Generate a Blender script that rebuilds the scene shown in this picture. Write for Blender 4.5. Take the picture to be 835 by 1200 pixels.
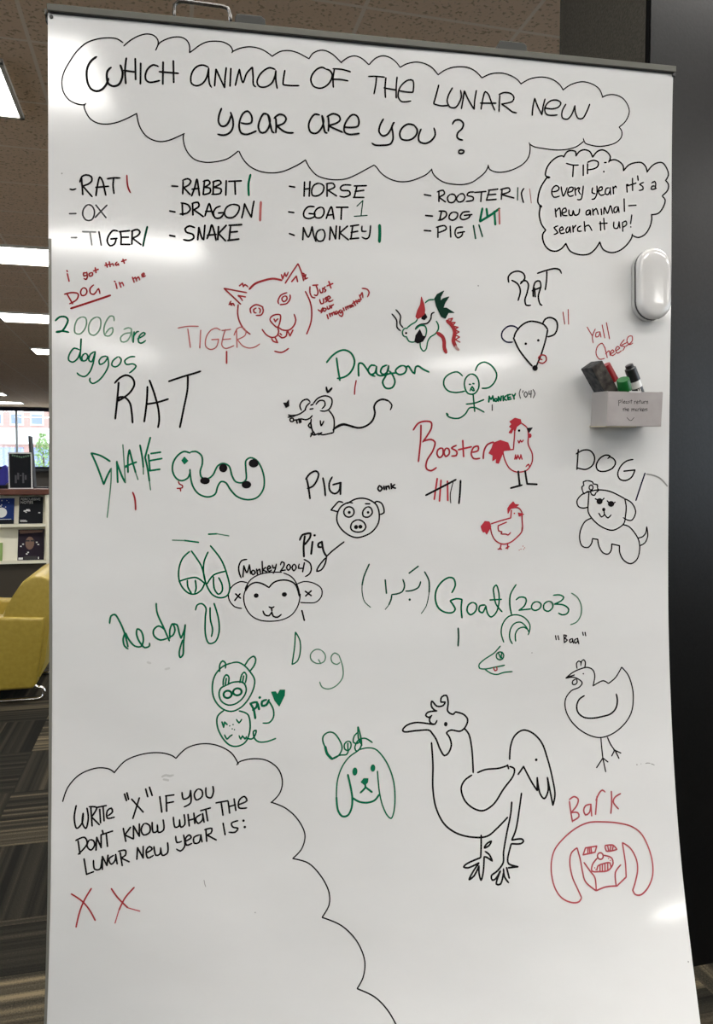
import bpy, bmesh, math, random
from mathutils import Vector, Matrix
random.seed(7)
C = bpy.context.scene.collection
for o in list(bpy.data.objects): bpy.data.objects.remove(o)
S = bpy.context.scene

# ------------------------------------------------------------------ camera, world, exposure
AZ = math.radians(14.2); PITCH = math.atan(45/900.0); EYE = 1.35
cam = bpy.data.cameras.new('camera'); camo = bpy.data.objects.new('camera', cam); C.objects.link(camo)
cam.sensor_fit = 'VERTICAL'; cam.sensor_height = 24.0; cam.lens = 18.0; cam.clip_start = 0.02; cam.clip_end = 300
camo.location = (0, 0, EYE); camo.rotation_euler = (math.radians(90)-PITCH, 0, -AZ)
S.camera = camo
w = bpy.data.worlds.new('sky'); S.world = w; w.use_nodes = True
w.node_tree.nodes['Background'].inputs[0].default_value = (0.80, 0.90, 1.0, 1)
w.node_tree.nodes['Background'].inputs[1].default_value = 1.9
S.view_settings.view_transform = 'Standard'; S.view_settings.look = 'None'
S.view_settings.gamma = 1.0; S.view_settings.exposure = 1.22
try: S.view_settings.use_curve_mapping = False
except Exception: pass
LAMP = 7.6          # radiance of the ceiling troffers

# ------------------------------------------------------------------ materials
def mat(name, col, rough=0.6, metal=0.0, spec=0.5, coat=0.0, emit=None, estr=0.0):
    m = bpy.data.materials.new(name); m.use_nodes = True
    b = m.node_tree.nodes['Principled BSDF']
    b.inputs['Base Color'].default_value = (*col, 1); b.inputs['Roughness'].default_value = rough
    b.inputs['Metallic'].default_value = metal; b.inputs['Specular IOR Level'].default_value = spec
    b.inputs['Coat Weight'].default_value = coat
    if emit: b.inputs['Emission Color'].default_value = (*emit, 1); b.inputs['Emission Strength'].default_value = estr
    return m
def nt(m): return m.node_tree.nodes, m.node_tree.links, m.node_tree.nodes['Principled BSDF']
def node(n, t, **kw):
    x = n.new(t)
    for k, v in kw.items(): setattr(x, k, v)
    return x
def noisy(m, scale, c1, c2, detail=4, stretch=(1, 1, 1), bump=0.0, rough=None, lo=0.35, hi=0.65):
    n, l, b = nt(m)
    tc = node(n, 'ShaderNodeTexCoord'); mp = node(n, 'ShaderNodeMapping'); mp.inputs['Scale'].default_value = stretch
    l.new(tc.outputs['Object'], mp.inputs[0])
    nz = node(n, 'ShaderNodeTexNoise'); nz.inputs['Scale'].default_value = scale; nz.inputs['Detail'].default_value = detail
    l.new(mp.outputs[0], nz.inputs['Vector'])
    r = node(n, 'ShaderNodeValToRGB'); r.color_ramp.elements[0].position = lo; r.color_ramp.elements[1].position = hi
    r.color_ramp.elements[0].color = (*c1, 1); r.color_ramp.elements[1].color = (*c2, 1)
    l.new(nz.outputs[0], r.inputs[0]); l.new(r.outputs[0], b.inputs['Base Color'])
    if bump:
        bp_ = node(n, 'ShaderNodeBump'); bp_.inputs['Strength'].default_value = bump; bp_.inputs['Distance'].default_value = 0.002
        l.new(nz.outputs[0], bp_.inputs['Height']); l.new(bp_.outputs[0], b.inputs['Normal'])
    return m
M = {}
M['board'] = noisy(mat('board_enamel', (.76, .76, .745), .09, spec=.75), 3.0, (.665, .665, .66), (.725, .725, .72), 6, (1, 1, 2.2))
M['board_back'] = mat('board_backing', (.30, .29, .27), .6)
M['alu'] = mat('grey_aluminium', (.10, .098, .085), .5, .4)
M['alu_edge'] = mat('grey_edge', (.22, .215, .19), .45, .3)
M['seal_b'] = mat('black_felt_trim', (.004, .004, .004), 1.0, spec=.0); M['seal'] = mat('dark_gasket', (.02, .02, .025), .6)
M['chrome'] = mat('chrome', (.8, .8, .8), .12, 1.0); M['wire'] = mat('dark_chrome_wire', (.14, .135, .13), .25, 1.0)
M['clip'] = mat('grey_clip', (.04, .04, .036), .6, .1)
M['plastic'] = mat('white_gloss_plastic', (.62, .61, .60), .12, spec=.6, coat=.3)
M['plastic_b'] = mat('pale_grey_plastic', (.50, .50, .48), .4)
M['black'] = mat('black_plastic', (.012, .012, .014), .35)
M['card'] = noisy(mat('taped_card', (.5, .48, .46), .35, coat=.4), 9, (.36, .335, .32), (.42, .39, .375))
M['paper'] = noisy(mat('label_paper', (.5, .48, .46), .22, coat=.6), 30, (.37, .34, .335), (.43, .40, .395))
M['card_edge'] = mat('raw_card', (.55, .48, .33), .8)
M['redcap'] = mat('red_cap', (.27, .010, .015), .35)
M['greencap'] = mat('green_cap', (.004, .11, .02), .35)
M['barrel'] = mat('white_barrel', (.72, .72, .70), .35)
M['felt'] = noisy(mat('grey_felt', (.05, .05, .055), .95), 120, (.016, .019, .022), (.06, .058, .058), 3, bump=.6)
M['felt_b'] = noisy(mat('brown_felt', (.06, .05, .045), .95), 120, (.022, .019, .017), (.07, .06, .052), 3, bump=.6)
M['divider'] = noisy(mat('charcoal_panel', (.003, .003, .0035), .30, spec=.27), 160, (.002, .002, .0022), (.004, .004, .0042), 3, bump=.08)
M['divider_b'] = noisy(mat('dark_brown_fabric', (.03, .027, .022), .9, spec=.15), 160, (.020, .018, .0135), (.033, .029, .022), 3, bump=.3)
M['wall'] = mat('painted_wall', (.7, .68, .62), .8)
M['wood'] = noisy(mat('red_brown_wood', (.12, .04, .025), .4), 6, (.085, .028, .018), (.15, .052, .032), 4, (1, 8, 8))
M['cream'] = mat('cream_metal', (.88, .84, .68), .5)
M['kick'] = mat('dark_brown_wood', (.045, .035, .022), .6)
M['yellow'] = noisy(mat('mustard_vinyl', (.3, .2, .04), .42, coat=.05), 40, (.34, .245, .034), (.39, .285, .044), 3)
M['navy'] = mat('navy_cover', (.012, .03, .14), .7, spec=.15)
M['nearblack'] = mat('dark_cover', (.010, .011, .014), .7, spec=.15)
M['darkred'] = mat('dark_portrait_cover', (.022, .015, .025), .7, spec=.15)
M['skin'] = mat('brown_print', (.17, .09, .06), .5)
M['white'] = mat('white_print', (.75, .75, .72), .5)
M['bluebit'] = mat('deep_blue_plastic', (.02, .02, .30), .4)
M['greenbit'] = mat('green_cover', (.25, .38, .10), .5)
M['iron'] = mat('dark_window_metal', (.035, .04, .045), .5)
M['iron_b'] = mat('navy_window_metal', (.012, .014, .03), .6, spec=.2); M['mull'] = mat('pale_window_metal', (.32, .36, .38), .5)
M['brick'] = mat('red_brick', (.42, .24, .20), .9)
M['render'] = mat('white_render', (.85, .85, .84), .9)
M['shop'] = mat('blue_shop_glass', (.20, .25, .42), .2)
M['leaf'] = noisy(mat('leaf_green', (.2, .35, .12), .7), 3, (.16, .30, .10), (.36, .50, .22))
M['bark'] = mat('bark', (.12, .09, .06), .9)
M['lawn'] = mat('pavement', (.58, .57, .54), .9)
M['diff'] = mat('light_diffuser', (.9, .9, .9), .5, emit=(1.0, .975, .93), estr=LAMP)
M['tframe'] = mat('light_frame', (.55, .52, .46), .5)
m = bpy.data.materials.new('window_glass'); m.use_nodes = True; n = m.node_tree.nodes; n.clear()
out = node(n, 'ShaderNodeOutputMaterial'); tr = node(n, 'ShaderNodeBsdfTransparent'); gl = node(n, 'ShaderNodeBsdfGlossy'); gl.inputs['Roughness'].default_value = .02
mx = node(n, 'ShaderNodeMixShader'); mx.inputs[0].default_value = .06
m.node_tree.links.new(tr.outputs[0], mx.inputs[1]); m.node_tree.links.new(gl.outputs[0], mx.inputs[2]); m.node_tree.links.new(mx.outputs[0], out.inputs[0]); M['glass'] = m
# brick courses
n, l, b = nt(M['brick']); tc = node(n, 'ShaderNodeTexCoord'); mp = node(n, 'ShaderNodeMapping'); mp.inputs['Rotation'].default_value = (math.radians(90), 0, 0)
bt = node(n, 'ShaderNodeTexBrick'); bt.inputs['Scale'].default_value = 3.0
bt.inputs['Color1'].default_value = (.46, .25, .21, 1); bt.inputs['Color2'].default_value = (.40, .22, .19, 1); bt.inputs['Mortar'].default_value = (.6, .55, .52, 1)
l.new(tc.outputs['Object'], mp.inputs[0]); l.new(mp.outputs[0], bt.inputs[0]); l.new(bt.outputs[0], b.inputs[0])
# acoustic ceiling tiles: speckled, with a grid of T-bars every .72 x .63 m
def math_node(n, l, op, a, bb=None, cc=None):
    x = node(n, 'ShaderNodeMath', operation=op)
    for i, v in enumerate((a, bb, cc)):
        if v is None: continue
        if isinstance(v, (int, float)): x.inputs[i].default_value = v
        else: l.new(v, x.inputs[i])
    return x.outputs[0]
mc = mat('acoustic_tile', (.4, .3, .22), .9, spec=.1); M['ceil'] = mc
n, l, b = nt(mc); tc = node(n, 'ShaderNodeTexCoord'); sp = node(n, 'ShaderNodeSeparateXYZ'); l.new(tc.outputs['Object'], sp.inputs[0])
def bar(axis, off, pitch, half):
    f = math_node(n, l, 'FRACT', math_node(n, l, 'DIVIDE', math_node(n, l, 'ADD', sp.outputs[axis], off), pitch))
    d = math_node(n, l, 'ABSOLUTE', math_node(n, l, 'SUBTRACT', f, .5))
    return math_node(n, l, 'GREATER_THAN', d, .5-half/pitch)
grid = math_node(n, l, 'MAXIMUM', bar('X', 102.81, .72, .009), bar('Y', 100.03, .63, .009))
nz = node(n, 'ShaderNodeTexNoise'); nz.inputs['Scale'].default_value = 55; nz.inputs['Detail'].default_value = 5; l.new(tc.outputs['Object'], nz.inputs['Vector'])
rp = node(n, 'ShaderNodeValToRGB'); rp.color_ramp.elements[0].position = .36; rp.color_ramp.elements[1].position = .44
rp.color_ramp.elements[0].color = (.44, .32, .21, 1); rp.color_ramp.elements[1].color = (.74, .545, .385, 1); l.new(nz.outputs[0], rp.inputs[0])
mixc = node(n, 'ShaderNodeMix', data_type='RGBA'); l.new(grid, mixc.inputs['Factor']); l.new(rp.outputs[0], mixc.inputs['A']); mixc.inputs['B'].default_value = (.78, .65, .52, 1)
l.new(mixc.outputs['Result'], b.inputs['Base Color'])
bpn = node(n, 'ShaderNodeBump'); bpn.inputs['Strength'].default_value = .5; bpn.inputs['Distance'].default_value = .006
l.new(math_node(n, l, 'ADD', grid, math_node(n, l, 'MULTIPLY', nz.outputs[0], .5)), bpn.inputs['Height']); l.new(bpn.outputs[0], b.inputs['Normal'])
# carpet planks: blocks of .5 m turned by quarter turns, each striped along its length
mf = mat('striped_carpet', (.1, .09, .07), .95, spec=.1); M['carpet'] = mf
n, l, b = nt(mf); tc = node(n, 'ShaderNodeTexCoord'); sp = node(n, 'ShaderNodeSeparateXYZ'); l.new(tc.outputs['Object'], sp.inputs[0])
X, Y = sp.outputs['X'], sp.outputs['Y']; CS = .5
ix = math_node(n, l, 'FLOOR', math_node(n, l, 'DIVIDE', math_node(n, l, 'ADD', X, 50.13), CS)); iy = math_node(n, l, 'FLOOR', math_node(n, l, 'DIVIDE', math_node(n, l, 'ADD', Y, 50.05), CS))
par = math_node(n, l, 'MODULO', math_node(n, l, 'ADD', ix, iy), 2.0)
cross = node(n, 'ShaderNodeMix', data_type='FLOAT'); l.new(par, cross.inputs['Factor']); l.new(X, cross.inputs['A']); l.new(Y, cross.inputs['B'])
cr = cross.outputs['Result']
plank = math_node(n, l, 'FLOOR', math_node(n, l, 'DIVIDE', math_node(n, l, 'ADD', cr, 50.08), .25))
cv = node(n, 'ShaderNodeCombineXYZ'); l.new(ix, cv.inputs[0]); l.new(iy, cv.inputs[1]); l.new(plank, cv.inputs[2])
wn = node(n, 'ShaderNodeTexWhiteNoise', noise_dimensions='3D'); l.new(cv.outputs[0], wn.inputs['Vector'])
sv = node(n, 'ShaderNodeCombineXYZ'); l.new(math_node(n, l, 'MULTIPLY', cr, 34.0), sv.inputs[0]); l.new(math_node(n, l, 'MULTIPLY', wn.outputs[0], 90.0), sv.inputs[1])
sn = node(n, 'ShaderNodeTexNoise'); sn.inputs['Scale'].default_value = 1.0; sn.inputs['Detail'].default_value = 3; l.new(sv.outputs[0], sn.inputs['Vector'])
val = math_node(n, l, 'ADD', math_node(n, l, 'MULTIPLY', math_node(n, l, 'SUBTRACT', sn.outputs[0], .5), 1.5), math_node(n, l, 'ADD', math_node(n, l, 'MULTIPLY', wn.outputs[0], .62), .14))
pile = node(n, 'ShaderNodeTexNoise'); pile.inputs['Scale'].default_value = 240; l.new(tc.outputs['Object'], pile.inputs['Vector'])
val = math_node(n, l, 'ADD', val, math_node(n, l, 'MULTIPLY', math_node(n, l, 'SUBTRACT', pile.outputs[0], .5), .45))
rp = node(n, 'ShaderNodeValToRGB'); e = rp.color_ramp.elements
e[0].position = .12; e[0].color = (.008, .0075, .006, 1); e[1].position = .95; e[1].color = (.19, .15, .09, 1)
x = e.new(.48); x.color = (.026, .023, .017, 1); x = e.new(.68); x.color = (.066, .055, .036, 1)
l.new(val, rp.inputs[0]); l.new(rp.outputs[0], b.inputs['Base Color'])

# ------------------------------------------------------------------ mesh helpers
class MB:
    def __init__(s): s.bm = bmesh.new()
    def box(s, lo, hi, mtx=None, bevel=0.0):
        r = bmesh.ops.create_cube(s.bm, size=1.0); vs = r['verts']
        d = Vector(hi)-Vector(lo); c = (Vector(hi)+Vector(lo))/2
        for v in vs: v.co = Vector((v.co.x*d.x+c.x, v.co.y*d.y+c.y, v.co.z*d.z+c.z))
        if bevel:
            es = {e for v in vs for e in v.link_edges}
            rr = bmesh.ops.bevel(s.bm, geom=list(es), offset=bevel, segments=2, affect='EDGES', profile=.6)
            vs = list({v for f in rr['faces'] for v in f.verts} | {v for v in vs if v.is_valid})
        if mtx is not None:
            for v in vs: v.co = mtx @ v.co
        return s
    def prism(s, pts, y0, y1, axis='y', mtx=None, bevel=0.0, seg=3):
        def P(p, t): return Vector((p[0], t, p[1])) if axis == 'y' else (Vector((p[0], p[1], t)) if axis == 'z' else Vector((t, p[0], p[1])))
        a = [s.bm.verts.new(P(p, y0)) for p in pts]; c = [s.bm.verts.new(P(p, y1)) for p in pts]
        k = len(pts); fs = [s.bm.faces.new(a), s.bm.faces.new(c[::-1])]
        for i in range(k): fs.append(s.bm.faces.new((a[i], c[i], c[(i+1) % k], a[(i+1) % k])))
        vs = a+c
        if bevel:
            es = list({e for f in fs[:2] for e in f.edges})
            rr = bmesh.ops.bevel(s.bm, geom=es, offset=bevel, segments=seg, affect='EDGES', profile=.5)
            vs = list({v for f in rr['faces'] for v in f.verts} | {v for v in vs if v.is_valid})
        if mtx is not None:
            for v in vs: v.co = mtx @ v.co
        return s
    def tube(s, pts, r, seg=10, caps=True):
        pts = [Vector(p) for p in pts]; rings = []; prev = None
        for i, p in enumerate(pts):
            t = (pts[min(i+1, len(pts)-1)]-pts[max(i-1, 0)]).normalized()
            if prev is None: prev = t.orthogonal().normalized()
            a = (prev-t*prev.dot(t)).normalized(); prev = a; bb = t.cross(a)
            rad = r[i] if isinstance(r, (list, tuple)) else r
            rings.append([s.bm.verts.new(p+(a*math.cos(2*math.pi*k/seg)+bb*math.sin(2*math.pi*k/seg))*rad) for k in range(seg)])
        for A, B in zip(rings, rings[1:]):
            for k in range(seg): s.bm.faces.new((A[k], A[(k+1) % seg], B[(k+1) % seg], B[k]))
        if caps: s.bm.faces.new(rings[0][::-1]); s.bm.faces.new(rings[-1])
        return s
    def quad(s, *p):
        s.bm.faces.new([s.bm.verts.new(Vector(q)) for q in p]); return s
    def build(s, name, m, parent=None, smooth=False, normals=True):
        if normals: bmesh.ops.recalc_face_normals(s.bm, faces=s.bm.faces[:])
        me = bpy.data.meshes.new(name); s.bm.to_mesh(me); s.bm.free()
        for q in (m if isinstance(m, list) else [m]): me.materials.append(q)
        if smooth:
            for p in me.polygons: p.use_smooth = True
        o = bpy.data.objects.new(name, me); C.objects.link(o)
        if parent is not None:
            o.parent = parent; o.matrix_parent_inverse = Matrix.Translation(parent.location).inverted()
        if smooth == 'auto':
            me.set_sharp_from_angle(angle=math.radians(40))
        return o
def empty(name, loc, label, cat, group=None):
    o = bpy.data.objects.new(name, None); C.objects.link(o); o.location = loc; o.empty_display_size = .05
    o['label'] = label; o['category'] = cat
    if group: o['group'] = group
    return o
def tag(o, label, cat, group=None):
    o['label'] = label; o['category'] = cat
    if group: o['group'] = group
    return o
def lab(o, label): o['label'] = label; return o
def struct(o): o['kind'] = 'structure'; return o

# ------------------------------------------------------------------ the room
CZ = 3.35; XW, XE, YF, YB = -9.0, 7.0, -12.0, 25.0
struct(MB().box((XW, YF, -.12), (XE, YB, 0)).build('floor', M['carpet']))
struct(MB().box((XW, YF, CZ), (XE, YB, CZ+.12)).build('ceiling', M['ceil']))
def sidewall(x0, x1, name, openings, z0, z1):
    q = MB(); q.box((x0, YF, 0), (x1, YB, z0)); q.box((x0, YF, z1), (x1, YB, CZ)); y = YF
    for a, c in openings: q.box((x0, y, z0), (x1, a, z1)); y = c
    q.box((x0, y, z0), (x1, YB, z1)); struct(q.build(name, M['wall']))
struct(MB().box((XW, YF-.2, 0), (XE, YF, CZ)).build('wall_front', mat('timber_wall', (.22, .18, .14), .8)))
sidewall(XW-.2, XW, 'wall_west', [(-7.0, 8.0)], .75, 3.1)
sidewall(XE, XE+.2, 'wall_east', [(-7.0, 1.2), (2.6, 16.0)], .75, 3.1)
WX0, WX1, WZ0, WZ1 = -8.6, 1.5, 1.49, 3.30
b_ = MB()
b_.box((XW, YB, 0), (XE, YB+.25, WZ0)); b_.box((XW, YB, WZ1), (XE, YB+.25, CZ)); b_.box((XW, YB, WZ0), (WX0, YB+.25, WZ1)); b_.box((WX1, YB, WZ0), (XE, YB+.25, WZ1))
struct(b_.build('wall_back', mat('dark_painted_wall', (.10, .09, .08), .8)))
# dark fabric covered divider close behind the board
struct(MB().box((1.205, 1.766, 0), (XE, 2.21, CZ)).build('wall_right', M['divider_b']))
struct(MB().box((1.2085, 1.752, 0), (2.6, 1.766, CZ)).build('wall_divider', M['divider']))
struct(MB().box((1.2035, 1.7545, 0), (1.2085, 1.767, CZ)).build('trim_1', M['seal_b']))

# window in the back wall
win = bpy.data.objects.new('window_1', None); C.objects.link(win); win.location = (-3, YB, WZ0); struct(win)
f = MB(); f.box((WX0, YB-.03, WZ0-.02), (WX1, YB+.1, WZ0+.07)); f.box((WX0, YB-.03, WZ1-.07), (WX1, YB+.1, WZ1+.02)); f.box((WX0, YB-.03, WZ0), (WX0+.08, YB+.1, WZ1)); f.box((WX1-.08, YB-.03, WZ0), (WX1, YB+.1, WZ1))
f.build('window_frame', M['iron_b'], win)
MB().box((WX0, YB+.03, WZ0+.05), (WX1, YB+.04, WZ1-.05)).build('pane', M['glass'], win)
MB().box((WX0-.1, YB-.16, WZ0-.07), (WX1+.1, YB, WZ0)).build('window_sill', M['iron'], win)
xm = -4.22-.99*4
for k in range(10):
    xx = xm+.99*k
    if WX0 < xx < WX1: MB().box((xx-.028, YB-.02, WZ0), (xx+.028, YB+.09, WZ1)).build('mullion', M['mull'], win)

def added_sidewindow(name, x0, x1, a, c, z0, z1):  # unseen side windows, added to bring daylight onto the ceiling
    w_ = bpy.data.objects.new(name, None); C.objects.link(w_); w_.location = (x0, (a+c)/2, z0); struct(w_)
    f = MB(); f.box((x0, a, z0), (x1, c, z0+.06)); f.box((x0, a, z1-.06), (x1, c, z1)); k = int((c-a)/1.7)
    for i in range(k+1): yy = a+(c-a-.06)*i/k; f.box((x0, yy, z0), (x1, yy+.06, z1))
    f.build('window_frame', M['mull'], w_); MB().box(((x0+x1)/2-.003, a+.03, z0+.03), ((x0+x1)/2+.003, c-.03, z1-.03)).build('pane', M['glass'], w_)
added_sidewindow('added_window_2', XE+.05, XE+.15, -7.0, 1.2, .75, 3.1)
added_sidewindow('added_window_4', XE+.05, XE+.15, 2.6, 16.0, .75, 3.1)
added_sidewindow('added_window_3', XW-.15, XW-.05, -7.0, 8.0, .75, 3.1)

# ceiling lights: rows 3.05 m apart, plus unseen ones added for light
def troffer(x, y, label):
    t = empty('ceiling_light', (x, y, CZ), label, 'ceiling light', 'rectangular ceiling lights')
    hx, hy = .61, .31
    f = MB(); f.box((x-hx, y-hy, CZ-.022), (x+hx, y-hy+.022, CZ-.001)); f.box((x-hx, y+hy-.022, CZ-.022), (x+hx, y+hy, CZ-.001))
    f.box((x-hx, y-hy, CZ-.022), (x-hx+.022, y+hy, CZ-.001)); f.box((x+hx-.022, y-hy, CZ-.022), (x+hx, y+hy, CZ-.001))
    f.build('frame', M['tframe'], t)
    MB().box((x-hx+.022, y-hy+.022, CZ-.014), (x+hx-.022, y+hy-.022, CZ-.003)).build('diffuser', M['diff'], t)
seen = {(-1.33, 4.42): 'large bright ceiling light nearest the whiteboard, cut by the photo left edge', (-1.33, 7.66): 'wide bright ceiling light, second nearest above the reading area',
        (-1.37, 10.66): 'bright ceiling light, third nearest, between two others', (-1.40, 13.5): 'short bright ceiling light, fourth nearest, with its left end showing',
        (-4.38, 20.95): 'small far ceiling light, second from the window', (-4.38, 23.4): 'farthest small ceiling light just in front of the window'}
for (x, y), lb in seen.items(): troffer(x, y, lb)
for x, y in ((.44, 1.2), (2.25, 1.2)): troffer(x, y, 'unseen ceiling light above the whiteboard, added to wash the divider top')  # unseen lamps put here so light fades down the divider
for x, y in ((-5.0, -1.2), (-3.2, -1.2), (.44, -.95), (2.25, -.95), (4.05, -1.2), (-1.37, -2.05), (5.6, -3.4), (-5.0, -4.4), (-3.3, -3.4), (-1.37, -4.85), (5.6, -6.4), (3.75, -4.7), (2.35, -8.5), (-2.85, -9.9), (-5.0, -7.9)):
    troffer(x, y, 'unseen ceiling light behind the photographer, in a layout extended to brighten the board')  # glare on the board implies a few; the rest added to brighten it
for x, y in ((-5.0, 7.66), (2.25, 7.66), (.44, 4.42), (2.25, 4.42), (.44, 7.66), (-5.0, 13.5), (2.25, 13.5)): troffer(x, y, 'unseen ceiling light over the library floor, in a layout extended to brighten the bookcase')  # some of these added behind the board to brighten bookcase and chair

# ------------------------------------------------------------------ outside the window
def at(px, py, d):
    cf = Vector((math.sin(AZ), math.cos(AZ), 0)); rt = Vector((math.cos(AZ), -math.sin(AZ), 0)); u = Vector((0, 0, 1))
    r = (cf*math.cos(PITCH)-u*math.sin(PITCH))+rt*((px-417.5)/900)+(cf*math.sin(PITCH)+u*math.cos(PITCH))*((600-py)/900)
    return Vector((0, 0, EYE))+r*(d/r.dot(cf))
struct(MB().box((-120, 19.3, -3.2), (80, 140, -3.0)).build('ground', M['lawn']))
BY = 62.0
bd = empty('brick_building', (-9.5, BY, -3), 'red brick building with white windows seen through the library window', 'building')
MB().box((-30, BY, -3), (12, BY+10, 14)).build('wall', M['brick'], bd)
MB().box((-30, BY-.25, 3.55), (12, BY, 4.75)).build('band', M['render'], bd)
for k in range(9):
    xx = -18+1.42*k
    fr = MB().box((xx, BY-.12, 4.95), (xx+.95, BY, 6.5)).build('window', M['render'], bd)
    MB().box((xx+.1, BY-.14, 5.05), (xx+.85, BY-.12, 5.75)).build('pane', M['shop'], fr)
for k in range(5):
    xx = -18+2.9*k
    MB().box((xx, BY-.1, -.5), (xx+2.2, BY, 3.3)).build('shop_window', M['shop'], bd)
tp = at(51, 560, 30)
tr_ = empty('street_tree', (tp.x, tp.y, -3), 'pale green tree outside the window beside the board edge', 'tree')
MB().tube([(tp.x, tp.y, -3), (tp.x+.05, tp.y, 0), (tp.x, tp.y, 2.2)], [.12, .09, .03], 8).build('trunk', M['bark'], tr_)
lf = MB(); rng = random.Random(3)
for k in range(700):
    a = rng.uniform(0, 6.283); zz = rng.random(); rr = .55*math.sqrt(rng.random())*(1.1-zz*.8)
    p = Vector((tp.x+rr*math.cos(a), tp.y+rr*math.sin(a), .6+zz*2.3)); q = Matrix.Rotation(rng.uniform(0, 6.28), 3, Vector((rng.gauss(0, 1), rng.gauss(0, 1), rng.gauss(0, 1))).normalized())
    s_ = .07; lf.quad(p+q@Vector((-s_, 0, 0)), p+q@Vector((0, -s_*.5, 0)), p+q@Vector((s_, 0, .01)), p+q@Vector((0, s_*.5, 0)))
lf.build('foliage', M['leaf'], tr_, normals=False)

# ------------------------------------------------------------------ bookcase with magazines
def frontpt(px, py, y):            # point on the plane room-y = y seen at that pixel
    a = at(px, py, 1.0)-Vector((0, 0, EYE)); return Vector((0, 0, EYE))+a*(y/a.y)
BK = 7.15                          # room-y of the bookcase front
xr_ = frontpt(56, 600, BK).x; zt = frontpt(30, 573, BK).z
z1 = frontpt(30, 614, BK).z; z2 = frontpt(30, 657, BK).z
xl_ = xr_-1.9
bc = empty('display_bookcase', ((xl_+xr_)/2, BK+.2, 0), 'cream magazine display bookcase with a red-brown wooden top below the window', 'bookcase')
MB().box((xl_-.02, BK-.03, zt-.05), (xr_+.03, BK+.45, zt), bevel=.006).build('top', M['wood'], bc)
bb_ = MB(); bb_.box((xl_, BK+.40, .0), (xr_, BK+.42, zt-.05)); bb_.box((xl_, BK, 0), (xl_+.02, BK+.40, zt-.05)); bb_.box((xr_-.02, BK, 0), (xr_, BK+.40, zt-.05))
bb_.build('carcass', M['cream'], bc)
for zz in (z1, z2):
    MB().box((xl_+.02, BK-.01, zz-.025), (xr_-.02, BK+.4, zz)).build('shelf', M['cream'], bc)
for lo, hi in ((z1, zt-.05), (z2, z1-.025)):
    MB().prism([(BK+.05, lo), (BK+.07, lo), (BK+.16, hi-.01), (BK+.14, hi-.01)], xl_+.02, xr_-.02, axis='x').build('sloped_back', M['cream'], bc)
MB().box((xl_+.02, BK+.05, 0), (xr_-.02, BK+.4, z2-.03)).build('kick_panel', M['kick'], bc)
def magazine(px0, px1, z0, h, m, label, name='magazine'):
    a = frontpt(px0, 600, BK+.04).x; c = frontpt(px1, 600, BK+.04).x
    t = empty(name, ((a+c)/2, BK+.03, z0), label, 'magazine', 'magazines on the display bookcase')
    tilt = Matrix.Translation((0, BK+.035, z0)) @ Matrix.Rotation(math.radians(-16), 4, 'X')
    MB().box((a, 0, .0), (c, .006, h), tilt).build('cover', m, t)
    return t, a, c, tilt
hm = frontpt(30, 582, BK).z-z1+.005
t, a, c, tl = magazine(21.5, 49.8, z1, hm, M['nearblack'], 'black music magazine with pale title letters on the upper shelf')
# title lettering
def text(txt, size, mtx, m, name, parent):
    cu = bpy.data.curves.new(name, 'FONT'); cu.body = txt; cu.size = size; cu.extrude = .0004
    o = bpy.data.objects.new(name, cu); C.objects.link(o); bpy.context.view_layer.update()
    me = bpy.data.meshes.new_from_object(o.evaluated_get(bpy.context.evaluated_depsgraph_get())); bpy.data.objects.remove(o)
    me.transform(mtx); me.materials.append(m); o = bpy.data.objects.new(name, me); C.objects.link(o)
    o.parent = parent; o.matrix_parent_inverse = Matrix.Translation(parent.location).inverted(); return o
RX90 = Matrix.Rotation(math.radians(90), 4, 'X')
text('PERCUSSIVE', .031, tl @ Matrix.Translation((a+.01, -.002, hm-.033)) @ RX90, M['white'], 'lettering', t)
text('NOTES', .033, tl @ Matrix.Translation((a+.01, -.002, hm-.062)) @ RX90, M['white'], 'lettering', t)
pr = MB()
for (x, z, r) in ((.25, .47, .010), (.37, .5, .014), (.42, .48, .010), (.3, .42, .006), (.85, .40, .008)):
    pr.box((a+(c-a)*x-r, -.002, hm*z-r*.6), (a+(c-a)*x+r, -.0005, hm*z+r*.6), tl)
pr.box((a+.012, -.002, .018), (a+.07, -.0005, .024), tl); pr.box((a+.012, -.002, .03), (a+.06, -.0005, .034), tl)
pr.build('cover_print', M['white'], t)
t, a, c, tl = magazine(-14, 15.8, z1, hm-.012, M['navy'], 'blue magazine with a white disc on the upper shelf')
pr = MB(); pr.prism([(a+(c-a)*.5+.045*math.cos(k*math.pi/10), hm*.42+.045*math.sin(k*math.pi/10)) for k in range(20)], -.002, -.0005, mtx=tl)
for k in range(26):
    x = rng.uniform(.05, .95); z = rng.uniform(.35, .95); r = rng.uniform(.002, .005); pr.box((a+(c-a)*x-r, -.002, (hm-.02)*z-r), (a+(c-a)*x+r, -.0005, (hm-.02)*z+r), tl)
pr.box((a+.01, -.002, .04), (c-.02, -.0005, .044), tl); pr.build('cover_print', M['white'], t)
MB().box((a, -.0015, 0), (c, -.0003, .036), tl).build('cover_band', M['nearblack'], t)
hm2 = frontpt(30, 620, BK).z-z2
t, a, c, tl = magazine(19.2, 50.2, z2, hm2, M['darkred'], 'dark magazine with a portrait of a person in glasses on the lower shelf')
cx = (a+c)/2
pr = MB(); pr.prism([(cx-.01+.036*math.cos(k*math.pi/10), hm2*.55+.058*math.sin(k*math.pi/10)) for k in range(20)], -.002, -.0005, mtx=tl)
pr.prism([(cx-.09, hm2*.86), (cx+.09, hm2*.9), (cx+.1, hm2*.97), (cx-.1, hm2*.97)], -.0018, -.0005, mtx=tl); pr.build('portrait', M['skin'], t)
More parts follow.
